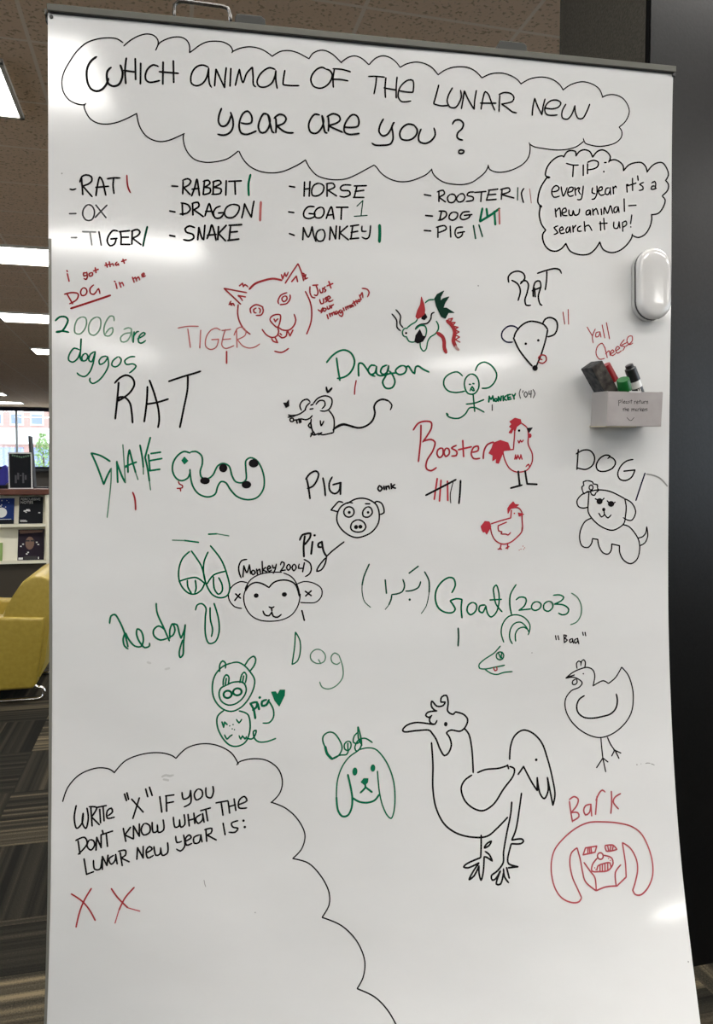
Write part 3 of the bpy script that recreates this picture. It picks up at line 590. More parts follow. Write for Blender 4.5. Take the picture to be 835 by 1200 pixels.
# name, label, [(ink, width in mm, strokes as u,z in tenths of a millimetre)]
MARKS = [
('cloud_outline', 'black drawn cloud around the title', [('k', 1.49, '889,18864,817,18903,705,18905,573,18876,451,18819,340,18711,249,18569,189,18451,162,18326,182,18204,248,18117,339,18077,410,18070,440,18080;446,18091,424,18059,440,17998,497,17909,583,17863,685,17856,808,17884,931,17941,1055,18014;1055,18018,1066,17951,1097,17849,1160,17759,1243,17706,1348,17688,1453,17712,1558,17762,1643,17808;1638,17810,1628,17760,1643,17666,1686,17573,1772,17493,1900,17465,2028,17478,2168,17519,2243,17567,2318,17632;899,18824,971,18893,1074,18960,1177,18995,1260,18986,1306,18945,1316,18894,1285,18807;1298,18840,1327,18895,1406,18950,1510,18989,1605,18994,1668,18962,1700,18898,1700,18814;1700,18814,1742,18849,1827,18920,1911,18966,2017,18987,2124,18984,2211,18941,2239,18884,2228,18862'),
  ('k', 1.49, '2237,18878,2318,18923,2448,18957,2578,18947,2676,18907,2743,18862;2742,18866,2840,18933,2950,18956,3061,18942,3150,18907,3217,18876;3217,18876,3260,18946,3338,18992,3416,19003,3517,18969,3643,18865;2329,17631,2362,17564,2417,17492,2494,17432,2614,17390,2768,17384,2900,17414,3032,17478,3132,17539,3187,17580'),
  ('k', 1.49, '3643,18876,3732,18945,3822,18971,3914,18946,4006,18875;4011,18876,4096,18967,4199,19007,4303,18986,4385,18927,4427,18875;4427,18875,4512,18927,4651,18964,4768,18950,4863,18907,4947,18820;4947,18820,5029,18884,5146,18935,5265,18954,5360,18951,5469,18907,5559,18828;3187,17575,3233,17490,3334,17391,3458,17355,3594,17350,3729,17374,3865,17438,3978,17505,4092,17573;4092,17575,4127,17548,4185,17480,4290,17413,4418,17380,4557,17389,4697,17438,4813,17502,4878,17569;4878,17574,4888,17529,4943,17465,5050,17408,5193,17389,5336,17398,5455,17439,5538,17502'),
  ('k', 1.49, '5559,18833,5674,18893,5831,18920,5965,18898,6064,18849,6114,18796;6114,18801,6235,18875,6407,18918,6556,18903,6669,18843,6726,18767;6726,18772,6832,18850,7007,18907,7159,18885,7262,18824,7310,18722;5515,17482,5622,17576,5669,17666;5664,17675,5681,17626,5742,17595,5839,17590,5960,17616,6082,17670,6179,17739,6239,17824,6258,17918,6254,17987,6242,18017'),
  ('k', 1.49, '7302,18717,7378,18756,7493,18770,7609,18735,7682,18658,7715,18566,7690,18469,7640,18394,7564,18329;7564,18329,7603,18285,7604,18202,7541,18126,7439,18076,7261,18040,7134,18050,7058,18072,7032,18132;7033,18089,6933,18012,6783,17962,6634,17944,6460,17951,6311,17968,6249,17999')]),
('title_lettering', 'title in black capitals asking which animal of the lunar new year', [('k', 2.51, '572,18664,512,18613,465,18526,455,18433,471,18331,511,18268,572,18248,633,18272,689,18339,715,18414;746,18551,705,18506,695,18433,715,18351,777,18325,838,18351,873,18416,885,18501,858,18588'),
  ('k', 2.17, '930,18681,914,18534,924,18369;1037,18680,1042,18431;899,18529,971,18523,1044,18521;1103,18630,1100,18383;1319,18611,1261,18627,1199,18584,1162,18504,1168,18435,1210,18409,1335,18441;1376,18669,1373,18402;1501,18695,1507,18434;1328,18549,1449,18549,1565,18549'),
  ('k', 2.06, '1935,18655,1881,18676,1818,18666,1754,18612,1719,18520,1728,18436,1787,18413,1862,18447,1914,18526,1939,18645;1939,18645,1940,18539,1953,18444,1975,18410;2015,18428,2021,18524,2031,18642;2031,18642,2074,18550,2140,18417;2140,18417,2143,18513,2159,18670;2217,18663,2208,18444;2275,18456,2300,18570,2325,18664;2325,18664,2370,18501,2418,18623,2489,18704;2489,18704,2499,18587,2506,18480,2533,18461;2777,18701,2711,18717,2635,18674,2571,18593,2550,18516,2578,18469,2648,18466,2735,18521,2782,18632,2788,18687;2788,18687,2789,18568,2808,18462;2905,18701,2888,18598,2882,18516;2882,18516,2977,18513,3088,18522;3437,18766,3397,18784,3330,18760,3264,18685,3242,18607,3277,18534,3366,18513,3455,18559,3511,18641,3521,18707,3487,18755,3437,18766'),
  ('k', 2.28, '2103,18154,2071,18059,2068,17978,2100,17933,2150,17937,2197,17994,2222,18071;2217,18113,2246,18030,2247,17922,2208,17855,2133,17820,2058,17827;2352,17990,2413,17982,2482,18004,2482,18090,2433,18145,2379,18115,2337,18026,2327,17939,2353,17865,2425,17849,2544,17901;2684,18123,2640,18129,2587,18034,2572,17946,2599,17888,2654,17891,2708,17967,2718,18065,2691,18124;2691,18124,2723,18001,2752,17905,2774,17896;2794,18082,2800,17985,2796,17897;2772,18080,2838,18135,2904,18123,2927,18081,2894,18024,2806,17985;2806,17985,2895,17926,2950,17909,3021,17914;3359,18169,3303,18175,3244,18105,3220,18016,3246,17941,3317,17929,3384,17995,3416,18096,3393,18165;3393,18165,3417,18030,3440,17948,3463,17946'),
  ('k', 1.94, '3549,18769,3533,18654,3539,18540;3531,18778,3644,18782,3762,18761;3522,18642,3623,18650,3732,18640;4004,18721,4100,18731,4219,18730;4111,18721,4101,18614,4080,18501;4238,18725,4228,18602,4235,18465;4388,18745,4378,18615,4380,18470;4212,18590,4298,18582,4379,18575;4425,18570,4518,18560,4607,18563;4607,18563,4614,18657,4602,18719,4539,18718,4459,18655,4413,18573,4408,18484,4450,18431,4520,18432,4578,18446;4957,18686,4928,18571,4890,18433;4890,18433,4989,18414,5084,18426;5146,18664,5093,18562,5078,18471,5120,18406,5191,18407,5249,18484,5272,18566,5259,18639'),
  ('k', 2.28, '3476,18156,3484,18057,3478,17969;3460,18154,3539,18200,3618,18177,3634,18130,3596,18088,3477,18041;3477,18041,3563,18008,3666,17971;3687,18039,3789,18042,3869,18064,3884,18131,3856,18196,3799,18209,3731,18142,3687,18039,3695,17974,3756,17949,3888,17972;4211,18183,4166,18097,4156,18007,4202,17962,4260,17981,4316,18064,4345,18144;4357,18149,4327,18098,4340,18009,4341,17920,4307,17862,4204,17839,4100,17836,4061,17856;4629,18132,4547,18141,4467,18086,4433,18005,4457,17940,4539,17927,4620,17962,4670,18034,4665,18089,4629,18127;4723,18087,4690,17990,4702,17923,4784,17902,4866,17946,4919,18029,4899,18113;5154,18182,5182,18230,5253,18247,5306,18205,5290,18136,5231,18075,5220,18017,5256,17990,5299,17984;5247,17825,5270,17850,5318,17842,5311,17812,5259,17803,5247,17825'),
  ('k', 1.94, '5274,18396,5296,18522,5313,18637;5313,18637,5368,18528,5454,18403;5454,18403,5459,18524,5481,18656;5550,18411,5572,18545,5606,18650,5650,18620,5693,18520,5743,18415;5536,18492,5633,18499,5761,18510;5812,18617,5807,18507,5804,18403;5800,18627,5872,18661,5970,18657,6014,18611,5996,18556,5899,18519,5838,18505;5838,18505,5924,18459,5998,18412,6054,18405;6281,18390,6291,18522,6314,18621;6314,18621,6352,18527,6421,18405;6421,18405,6434,18511,6462,18624;6457,18506,6563,18498,6663,18534,6694,18590,6649,18621,6562,18614,6488,18557,6460,18478,6490,18418,6565,18410,6644,18423;6767,18579,6713,18475,6720,18389,6790,18376,6852,18439,6900,18571;6900,18571,6909,18479,6953,18400,7016,18405,7077,18504,7119,18608')]),
('cloud_outline', 'small cloud outline around the tip', [('k', 1.94, '6747,17854,6734,17869,6660,17853,6561,17776,6500,17679,6489,17580,6551,17565;6509,17563,6429,17441,6388,17322,6382,17206,6432,17157;6415,17149,6402,17044,6435,16917,6498,16839;6493,16834,6454,16778,6476,16651,6551,16573,6650,16558,6737,16604,6791,16673;6791,16673,6850,16574,6975,16528,7126,16540,7226,16615,7293,16718;7293,16718,7340,16620,7455,16578,7582,16608,7696,16696,7772,16807,7779,16851;7785,16832,7862,16807,7965,16853,8042,16964,8072,17086,8066,17145;8066,17138,8170,17163,8248,17263,8273,17361,8226,17411;8233,17419,8311,17496,8324,17581,8276,17638;8284,17638,8323,17713,8296,17808,8230,17880,8138,17869,8061,17816,7996,17733;7996,17740,7983,17799,7917,17859,7827,17856,7724,17818,7640,17729;7640,17729,7634,17800,7570,17855,7493,17874,7416,17845;7416,17833,7441,17906,7389,17973,7313,17996,7237,17963,7174,17883;7174,17883,7136,17956,7047,17978,6972,17944,6927,17882;6927,17882,6921,17941,6871,17954,6796,17932,6747,17854;C:6527,17564,23,18;C:6420,17161,23,21')]),
('tip_lettering', 'handwritten tip about searching up the new animal', [('k', 1.83, '6786,17772,6886,17755,6966,17761;6891,17751,6883,17598;7037,17765,7038,17624;7100,17788,7101,17652;7099,17807,7187,17841,7259,17822,7252,17763,7189,17723,7108,17706;7353,17822,7378,17826;C:7344,17696,11,14;6586,17369,6665,17390,6685,17433,6640,17459,6590,17416,6579,17345,6612,17296,6691,17317;6714,17447,6746,17320,6802,17440;6815,17376,6878,17398,6890,17446,6839,17443,6810,17359,6841,17321,6896,17340;6915,17447,6928,17342;6923,17412,6970,17451,6985,17428;6990,17452,6970,17404,7004,17358;7040,17478,7029,17372,7004,17288,6954,17285;7179,17463,7172,17392,7218,17383;7242,17491,7243,17384,7206,17311,7168,17302;7268,17421,7319,17443,7318,17483,7280,17469,7268,17398,7307,17364,7357,17384;7420,17478,7382,17464,7370,17392,7408,17382,7441,17443;7440,17479,7447,17385;7484,17494,7492,17399;7492,17470,7522,17508,7535,17485;7688,17537,7697,17435;7688,17537,7709,17543;7777,17631,7779,17464;7706,17524,7830,17569;7855,17671,7863,17612;7946,17586,7887,17554,7933,17528,7934,17485,7877,17470;8068,17584,8114,17611,8130,17581,8120,17508;8120,17544,8076,17542,8063,17498,8102,17500,8141,17517;6631,17138,6645,17029;6644,17103,6693,17153,6714,17037;6731,17085,6793,17112,6780,17158,6738,17132,6739,17062,6806,17054;6830,17137,6839,17067,6881,17065,6893,17129,6919,17067,6974,17086,6988,17158;7132,17154,7089,17132,7090,17081,7132,17095,7144,17150,7153,17079;7182,17168,7191,17086;7190,17133,7233,17178,7266,17095;7309,17175,7317,17098;7348,17106,7359,17202,7403,17121,7448,17230,7480,17125;7545,17224,7504,17198,7505,17139,7546,17153,7563,17220,7577,17143;7652,17337,7658,17164;7724,17246,7832,17259;6671,16906,6617,16880,6647,16846,6672,16812,6618,16786;6697,16837,6751,16863,6733,16897,6696,16860,6717,16803,6772,16817;6821,16902,6791,16865,6802,16819,6834,16844,6846,16903,6859,16822;6891,16917,6897,16835;6896,16882,6933,16926;7008,16923,6966,16897,6967,16850,7017,16853;7058,16985,7072,16856;7071,16915,7121,16941,7173,16868;7298,16997,7304,16879;7348,17047,7362,16894;7285,16973,7400,16984;7501,17008,7502,16925,7553,16920,7578,17012;7578,17012,7591,16929;7629,17003,7635,16884;7629,17003,7680,17029,7693,16982,7635,16939;7769,17117,7752,16997;C:7755,16950,11,11')]),
('list_entry', 'word RAT with one red tally', [('k', 1.94, '256,17034,287,17026,327,17041;395,17174,409,16976;374,17125,399,17195,450,17219,511,17202,517,17150,470,17105,409,17081;409,17081,470,17011,521,16955;566,16969,587,17112,613,17202,644,17158,669,17054,685,16982;566,17073,716,17095;702,17186,778,17203,856,17206;778,17197,772,17102,784,17008'),
  ('r', 1.83, '939,17245,943,17155,958,17082,981,17034')]),
('list_entry', 'word OX with no tally', [('dg', 1.71, '252,16732,327,16738;470,16854,419,16799,409,16725,449,16664,511,16668,546,16732,542,16806,511,16846,470,16854;566,16855,686,16708;700,16863,624,16779,556,16701')]),
('list_entry', 'word TIGER with one dark green tally', [('gr', 1.71, '272,16440,337,16443;408,16520,562,16523;496,16515,517,16363'),
  ('dg', 1.83, '603,16525,630,16364'),
  ('k', 2.06, '830,16547,779,16555,727,16499,702,16414,737,16362,789,16386,810,16450;748,16447,820,16457;861,16548,872,16464,868,16390;851,16541,972,16560;872,16474,959,16479;868,16385,976,16390;1007,16555,1001,16396;997,16555,1070,16580,1101,16549,1070,16501,1007,16470;1007,16470,1112,16394'),
  ('d', 2.28, '1191,16622,1164,16510,1137,16376')]),
('list_entry', 'word RABBIT with one green tally', [('k', 2.06, '1494,17145,1561,17143;1629,17217,1629,17132,1625,17050;1624,17221,1688,17246,1726,17219,1699,17168,1636,17132;1636,17132,1717,17051;1736,17031,1774,17140,1801,17245,1821,17143,1834,17041;1742,17117,1827,17133;1897,17233,1881,17061;1880,17222,1944,17240,1966,17205,1891,17147;1891,17147,1966,17141,1967,17087,1881,17056;2009,17229,2005,17068;1998,17222,2084,17245,2105,17214,2009,17154;2009,17154,2106,17138,2096,17084,1988,17067;2170,17246,2165,17066;2202,17241,2358,17257;2278,17246,2286,17084'),
  ('g', 2.51, '2477,17344,2452,17224,2458,17077')]),
('list_entry', 'word DRAGON with one red tally', [('k', 2.06, '1468,16830,1531,16821;1620,16928,1627,16789;1605,16938,1690,16921,1722,16869,1680,16814,1595,16798;1749,16935,1755,16796;1743,16939,1818,16956,1829,16907,1765,16861;1765,16861,1883,16781;1904,16787,1929,16870,1957,16947,1990,16852,2012,16792;1915,16848,1994,16852;2097,16922,2043,16898,2011,16831,2033,16772,2098,16775,2141,16827;2076,16835,2151,16845;2248,16952,2172,16905,2151,16828,2184,16786,2260,16790,2325,16859,2335,16935,2248,16952;2369,16785,2390,16873,2404,16971;2404,16971,2444,16887,2493,16802;2493,16802,2505,16901,2524,17011'),
  ('rl', 2.74, '2613,17005,2608,16907,2605,16765')]),
('list_entry', 'word SNAKE in the second column', [('k', 2.17, '1469,16524,1529,16516;1777,16636,1713,16654,1660,16619,1671,16577,1756,16549,1767,16506,1714,16472,1639,16479;1816,16487,1830,16639;1830,16639,1874,16501,1891,16491;1891,16491,1905,16670;1932,16503,1966,16591,1991,16679,2024,16594,2046,16487;1938,16547,2046,16563;2077,16662,2068,16499;2174,16684,2078,16575;2078,16575,2165,16489;2228,16669,2212,16506;2211,16686,2369,16703;2218,16599,2316,16613;2197,16494,2334,16518')]),
('list_entry', 'word HORSE with no tally', [('k', 2.06, '2979,17227,3046,17220;3174,17293,3170,17113;3246,17304,3237,17117;3169,17201,3247,17216;3369,17290,3302,17264,3269,17196,3281,17130,3348,17128,3415,17182,3426,17260,3369,17290;3470,17285,3472,17130;3459,17289,3549,17301,3572,17258,3482,17208;3482,17208,3596,17142;3787,17293,3685,17287,3647,17251,3663,17219,3765,17214,3777,17170,3698,17132,3641,17140;3867,17287,3834,17140;3833,17285,3992,17299;3845,17214,3959,17236;3823,17135,3960,17143')]),
('list_entry', 'word GOAT followed by a thin green numeral', [('k', 2.06, '2972,16898,3038,16893;3305,16984,3227,16980,3172,16915,3172,16849,3229,16826,3307,16856,3317,16890;3317,16890,3239,16892;3402,16983,3339,16957,3306,16889,3329,16846,3396,16850,3434,16907,3429,16962,3402,16983;3464,16838,3497,16933,3530,16996,3553,16913,3566,16837;3475,16883,3554,16896;3598,16993,3750,17002;3666,16991,3661,16841'),
  ('d', 1.26, '3870,17024,3949,17102;3949,17102,3928,16911;3837,16889,4009,16911')]),
('list_entry', 'word MONKEY with one thick green tally', [('k', 2.06, '2986,16620,3048,16601;3160,16551,3167,16706;3167,16706,3231,16587,3281,16727;3281,16727,3303,16613,3333,16537;3405,16695,3354,16671,3332,16592,3366,16543,3422,16552,3451,16620,3432,16686,3405,16695;3512,16568,3522,16734;3522,16734,3591,16582;3591,16582,3601,16750;3646,16745,3641,16585;3748,16757,3647,16663;3647,16663,3762,16579;3816,16754,3796,16592;3789,16759,3896,16780;3799,16677,3885,16697;3784,16592,3898,16608;3942,16767,3943,16700,4000,16703;4056,16779,4035,16626,3996,16602,3944,16622'),
  ('g', 3.77, '4178,16792,4182,16678,4178,16572')]),
('list_entry', 'word ROOSTER followed by three thin tallies', [('k', 1.94, '4782,17228,4869,17218;4981,17274,4983,17149;4958,17273,5040,17300,5059,17256,4982,17206;4982,17206,5073,17148;5135,17249,5100,17202,5125,17146,5184,17149,5219,17208,5195,17253,5135,17249;5266,17257,5226,17197,5256,17158,5315,17173,5345,17227,5314,17271,5266,17257;5469,17303,5397,17292,5374,17252,5458,17234,5458,17195,5363,17171;5481,17297,5637,17320;5577,17309,5567,17182;5685,17332,5650,17215;5673,17338,5806,17362;5662,17275,5778,17291;5646,17205,5783,17222;5866,17361,5856,17227;5842,17355,5963,17385,5976,17344,5855,17291;5855,17291,6033,17255;6176,17391,6142,17331,6173,17198'),
  ('d', 1.37, '6090,17398,6087,17228'),
  ('rf', 1.14, '6257,17389,6284,17200')]),
('list_entry', 'word DOG with five thick green tallies and a red one', [('k', 2.06, '4804,16953,4896,16949;5020,17015,4998,16905;4985,17020,5079,17018,5092,16973,5033,16913,4979,16899;5186,17019,5139,16987,5128,16930,5176,16909,5235,16947,5246,17004,5186,17019;5412,17036,5317,17020,5282,16949,5318,16924,5402,16956,5425,16996;5341,16982,5444,16999'),
  ('g', 2.86, '5592,17092,5574,16999,5558,16911;5650,17084,5666,16981;5761,17055,5776,16883;5833,17101,5690,16994,5558,16911'),
  ('rl', 2.06, '5829,17087,5836,16893')]),
('list_entry', 'word PIG with two dark green tallies', [('k', 2.06, '4788,16753,4877,16751;4976,16808,4977,16672;4952,16802,5070,16831,5094,16791,4988,16736;5146,16828,5155,16685;5320,16825,5236,16810,5214,16729,5250,16678,5309,16710,5321,16752;5249,16742,5344,16765'),
  ('d', 2.06, '5470,16851,5501,16681;5547,16864,5597,16713')]),
('handwriting', 'small red note about having that dog in me', [('r', 1.71, '224,15992,244,15903;218,16032,224,16020;455,16012,418,16011,422,15973,463,15991;455,16023,463,15970,449,15932,422,15943;511,16019,484,16003,490,15975,521,15983,525,16015,511,16019;558,16080,566,16021;538,16041,593,16064;686,16148,703,16096;676,16116,727,16133;727,16161,738,16104;738,16125,769,16141,779,16114;821,16165,800,16136,815,16122,835,16144,842,16123;893,16200,910,16154;877,16173,931,16197;217,15750,285,15626;189,15738,275,15763,353,15750,336,15680,250,15624;408,15824,381,15773,398,15731,439,15741,459,15784,443,15821,408,15824;538,15867,496,15823,500,15764,542,15751,579,15801;579,15801,599,15823,614,15764;807,15899,821,15835;790,15923,798,15919;848,15911,869,15854;857,15890,884,15912,902,15870;1009,15981,1030,15922;1019,15960,1044,15982,1061,15934;1057,15961,1082,15990,1099,15952;1124,16007,1155,16023,1149,16040,1124,16022,1134,15992,1170,16008'),
  ('r', 2.28, '264,15566,439,15631,624,15701,742,15747')]),
('handwriting', 'green words saying 2006 are doggos', [('g', 2.17, '80,15408,131,15456,203,15458,229,15423,209,15359,155,15283,90,15267;90,15271,161,15283,237,15271'),
  ('gl', 1.6, '397,15464,346,15437,311,15351,315,15266,366,15251,428,15312,453,15398,439,15457,397,15464;573,15469,511,15431,476,15345,490,15261,542,15241,600,15296,625,15381,614,15456,573,15469;787,15429,780,15482,739,15487,687,15415,662,15319,677,15244,729,15239,770,15290,766,15343,718,15320,683,15266;906,15325,958,15348,1000,15332,990,15285;990,15285,916,15272,864,15217,879,15170,937,15176,983,15242,1000,15307,1011,15178'),
  ('g', 1.83, '1032,15297,1021,15168;1027,15243,1063,15298,1088,15305;1074,15212,1137,15246,1168,15279,1147,15293,1095,15245,1089,15169,1127,15159,1173,15193;366,15055,305,15075,243,14988,237,14925,284,14900,346,14948,377,15034;387,15194,381,15056,377,14949,397,14917;438,15014,397,14971,408,14918,449,14929,469,14983,438,15014;552,15038,501,15005,480,14930,511,14909,542,14974,558,15038;558,15038,532,14888,490,14780,428,14722,356,14746,339,14767;708,14978,646,14976,604,14922,615,14879,667,14902,708,14978;708,14978,719,14871,656,14741,584,14664,521,14638,490,14673,496,14706;833,14980,771,14925,760,14872,802,14851,854,14884,875,14949,844,14981;1043,14985,990,14984,917,14929,938,14886,1022,14894,1058,14867,1023,14817,976,14779')]),
('handwriting', 'large black word RAT on the left', [('k', 2.28, '844,14658,830,14464,804,14194;796,14647,855,14712,939,14750,1012,14715,1038,14640,992,14542,908,14465,835,14421;835,14421,845,14464,918,14470,982,14401,1007,14272,1018,14146;1199,14610,1193,14426,1162,14161;1224,14691,1288,14514,1338,14319,1347,14167,1333,14090;1193,14387,1320,14410,1459,14456;1464,14680,1618,14737,1778,14788,1864,14818;1703,14750,1700,14586,1652,14323,1607,14093')]),
('handwriting', 'thin red word TIGER with one tally', [('rl', 1.37, '1575,15361,1699,15387,1832,15391;1699,15352,1733,15120;1861,15341,1851,15117;2109,15348,2065,15375,1990,15345,1932,15256,1927,15136,1992,15098,2057,15128,2084,15206,2088,15234;2088,15234,2002,15225;2174,15361,2142,15251,2132,15152,2176,15116,2285,15156;2131,15344,2239,15363;2143,15229,2240,15242;2316,15365,2324,15135;2284,15287,2327,15376,2392,15393,2436,15346,2426,15291,2328,15234;2328,15234,2394,15159,2482,15128,2570,15152,2614,15186'),
  ('r', 1.94, '2192,15077,2193,14928')]),
('animal_drawing', 'red tiger face with pointed ears', [('r', 1.83, '2335,15683,2329,15562,2359,15454,2414,15368,2491,15308;2367,15688,2257,15790,2152,15884;2152,15884,2300,15861,2442,15840;2334,15792,2356,15782,2389,15735;2334,15799,2425,15785;2348,15924,2387,15958;2387,15958,2398,15915;2398,15915,2420,15942,2457,15913;2241,15724,2226,15690,2258,15670;2215,15679,2269,15696,2285,15666;2937,15979,3013,16103,3101,16239;3101,16239,3147,16131,3177,16021;3021,16004,3081,16077;3081,16077,3097,16007;2887,16087,2903,16033;2903,16033,2931,16111;2931,16111,2947,16068,2975,16124;3154,16120,3181,16110,3170,16065,3203,16100,3193,16044,3230,16061;2653,15661,2564,15691,2488,15633,2500,15579;2566,15552,2632,15561,2658,15617,2642,15667;2565,15647,2532,15624,2544,15587,2566,15585;2598,15648,2620,15627,2610,15582;2961,15858,2883,15823,2846,15744,2856,15711;2873,15701,2962,15719,3006,15794,3001,15831;2928,15813,2895,15779,2917,15740,2962,15770,2957,15808,2928,15813;2743,15509,2786,15559,2875,15569,2882,15525,2843,15406,2788,15444,2743,15509;2798,15511,2814,15478;2814,15478,2831,15501,2849,15517;2645,15374,2701,15305,2778,15272,2838,15296,2859,15358,2843,15406;2859,15407,2899,15377,2988,15373,3054,15430,3080,15508,3057,15581;2767,15263,2790,15224,2846,15207;2846,15207,2816,15269;2977,15361,3007,15300;3007,15300,3044,15374;2851,15314,2900,15271,2956,15294,2966,15361;2878,15325,2896,15310;2809,15096,2903,15082,2991,15136;3201,15883,3263,15758,3287,15637,3278,15481,3224,15328'),
  ('r', 2.51, '2475,15885,2540,15953,2649,16001,2781,16032,2892,16015')]),
('handwriting', 'small red bracketed note to use your imagination', [('r', 1.83, '3261,15947,3262,15869,3292,15810,3330,15805;3299,15966,3362,15973;3339,15968,3367,15884,3352,15835,3318,15842;3389,15918,3403,15874,3430,15882,3425,15935;3463,15954,3441,15931,3471,15910,3453,15883;3508,16023,3538,15939;3486,15966,3560,15998;3391,15785,3410,15730,3443,15742,3436,15798;3488,15822,3459,15798,3488,15773,3466,15750;3495,15789,3533,15812,3510,15834,3488,15799,3518,15760,3567,15784;3370,15651,3407,15630,3422,15668;3433,15682,3429,15641,3411,15608;3456,15676,3438,15653,3456,15631,3478,15661,3456,15676;3489,15699,3501,15662,3528,15678,3518,15711;3541,15712,3550,15679;3546,15701,3573,15724;3491,15588,3507,15537;3520,15604,3536,15567;3529,15589,3551,15612,3563,15579;3558,15601,3581,15628,3592,15591;3619,15643,3597,15620,3615,15598,3633,15630,3642,15604;3671,15660,3649,15637,3672,15616,3687,15654;3687,15654,3701,15605,3683,15571,3649,15593;3705,15684,3717,15651;3732,15696,3746,15663;3739,15685,3761,15708,3769,15675;3768,15697,3789,15720,3796,15687;3818,15732,3795,15714,3814,15699,3830,15726,3841,15704;3840,15778,3868,15723;3829,15748,3874,15779;3874,15790,3891,15751;3908,15803,3897,15780,3920,15774,3927,15797,3908,15803;3919,15859,3943,15804;3931,15848,3953,15894,3965,15827;3952,15950,4021,15941,4049,15898,4027,15841')]),
('handwriting', 'green joined-up word Dragon with one red tally', [('g', 2.28, '3492,14962,3566,15053,3656,15116,3735,15131,3815,15093,3862,15004,3852,14913,3796,14822,3717,14771,3638,14756;3623,15025,3643,14887,3672,14730;3923,14791,3917,14892,3925,14960,3966,14961,4025,14894,4083,14816,4141,14795;4151,14931,4093,14941,4048,14872,4083,14816,4141,14840,4162,14924;4162,14924,4164,14829,4210,14803,4337,14833;4301,14945,4243,14921,4217,14853,4256,14820,4314,14866,4324,14941;4324,14923,4291,14809,4246,14717,4294,14639,4375,14647,4414,14720,4384,14811,4337,14867;4337,14833,4430,14846;4522,14945,4464,14926,4418,14868,4465,14824,4547,14848,4569,14917,4522,14945;4557,14916,4592,14940,4652,14861,4683,14839;4683,14839,4697,14931,4732,14943,4804,14899,4880,14866'),
  ('r', 1.6, '3889,14734,3874,14643,3869,14548')]),
('animal_drawing', 'black mouse with a long curling tail', [('k', 1.83, '3169,14330,3146,14386,3178,14453,3246,14476,3280,14443;3280,14432,3235,14387,3214,14331;3325,14422,3381,14490,3482,14525,3562,14492,3568,14413,3530,14346,3473,14322,3417,14328;3359,14411,3404,14461,3467,14457,3479,14401,3439,14356;3292,14399,3319,14410;3281,14347,3319,14354;3225,14342,3169,14296,3102,14267,3024,14261;2997,14239,3091,14262;3001,14268,3069,14251;3058,14228,3020,14217,3029,14183,3065,14188,3058,14228;3065,14201,3114,14206,3170,14218,3227,14207,3283,14230,3311,14264;3103,14206,3115,14162;3136,14218,3148,14166;3159,14218,3164,14173;3530,14334,3588,14256,3605,14166,3595,14042;3595,14042,3500,14019,3444,14012,3398,14029,3342,14007,3297,14029;3290,14174,3261,14129,3296,14100,3299,14152;3298,14219,3295,14141,3323,14051;3293,13984,3330,14051,3353,14007;3398,14007,3421,14030,3443,14041;3419,14198,3431,14131,3464,14192;3613,14094,3726,14145,3864,14112;4357,14351,4379,14413,4332,14469'),
  ('k', 2.4, '3590,14076,3658,14133,3726,14156,3818,14134,3933,14108,4036,14136,4116,14205,4149,14308,4136,14387,4170,14455,4250,14491,4332,14469'),
  ('k', 2.74, '3492,14637,3511,14574,3565,14627;F:2933,14423,2967,14366,3004,14388,2999,14462,2973,14424')]),
('animal_drawing', 'coloured dragon head with red horn and dark mane', [('k', 1.83, '4360,15626,4424,15549,4433,15447,4480,15408;4413,15684,4477,15607,4471,15505,4514,15450;C:4557,15378,16,16;F:4676,15268,4691,15352,4744,15429,4785,15343,4825,15340,4786,15275,4716,15250;F:4773,15628,4815,15645,4840,15600,4805,15565,4769,15575;4940,15667,4905,15648,4892,15574,4841,15516,4759,15502,4701,15466,4683,15432'),
  ('g', 1.71, '4563,15326,4520,15341,4506,15393,4533,15439,4573,15440;4572,15451,4630,15498,4688,15534,4711,15574;4562,15333,4598,15270,4645,15260,4680,15268;4690,15432,4736,15479,4813,15481,4838,15425,4820,15333;4751,15263,4757,15194,4800,15143,4835,15173,4856,15277,4891,15335,4961,15382,5002,15452,4994,15509,4970,15549;4813,15788,4860,15829,4935,15838'),
  ('r', 1.6, 'F:4760,15866,4795,15776,4810,15697,4804,15640,4757,15598,4711,15574,4687,15602,4709,15683,4748,15764;5135,15582,5195,15595;5195,15595,5160,15537;5160,15537,5231,15539;5231,15539,5196,15492;5196,15492,5273,15476;5273,15476,5221,15447;5221,15447,5288,15414;5288,15414,5227,15378;5227,15378,5294,15345;5294,15345,5235,15309;5235,15309,5300,15277'),
  ('r', 4.57, '4989,15390,5056,15346,5081,15283,5087,15191,5112,15134;5119,15558,5184,15503,5226,15413,5211,15286,5243,15218'),
  ('rf', 3.43, '5243,15218,5261,15191,5285,15173'),
  ('dk', 1.71, 'F:5066,15957,5024,15876,5020,15818,5060,15854,5138,15880,5085,15798,5062,15728,5109,15730,5212,15671,5134,15669,5095,15592,5040,15613,4999,15692,4967,15759,4942,15850,4976,15908')]),
('animal_drawing', 'green stick monkey with big round ears', [('g', 1.94, '5345,14822,5278,14874,5171,14849,5094,14778,5091,14686,5151,14618,5259,14597,5378,14617;5524,14895,5559,14972,5647,15015,5756,14964,5826,14850,5796,14745,5713,14669,5622,14660;5457,14849,5387,14784,5377,14680,5426,14588,5510,14582,5573,14660,5567,14775,5518,14837,5457,14849;5443,14711,5460,14709;5493,14721,5508,14719;5454,14623,5484,14681,5516,14624;5473,14642,5502,14624;5498,14578,5512,14462,5526,14342;5405,14442,5524,14458,5651,14506;5513,14404,5586,14375,5659,14336;5520,14397,5453,14392,5395,14310,5312,14252,5217,14251,5150,14278,5133,14314,5157,14296')]),
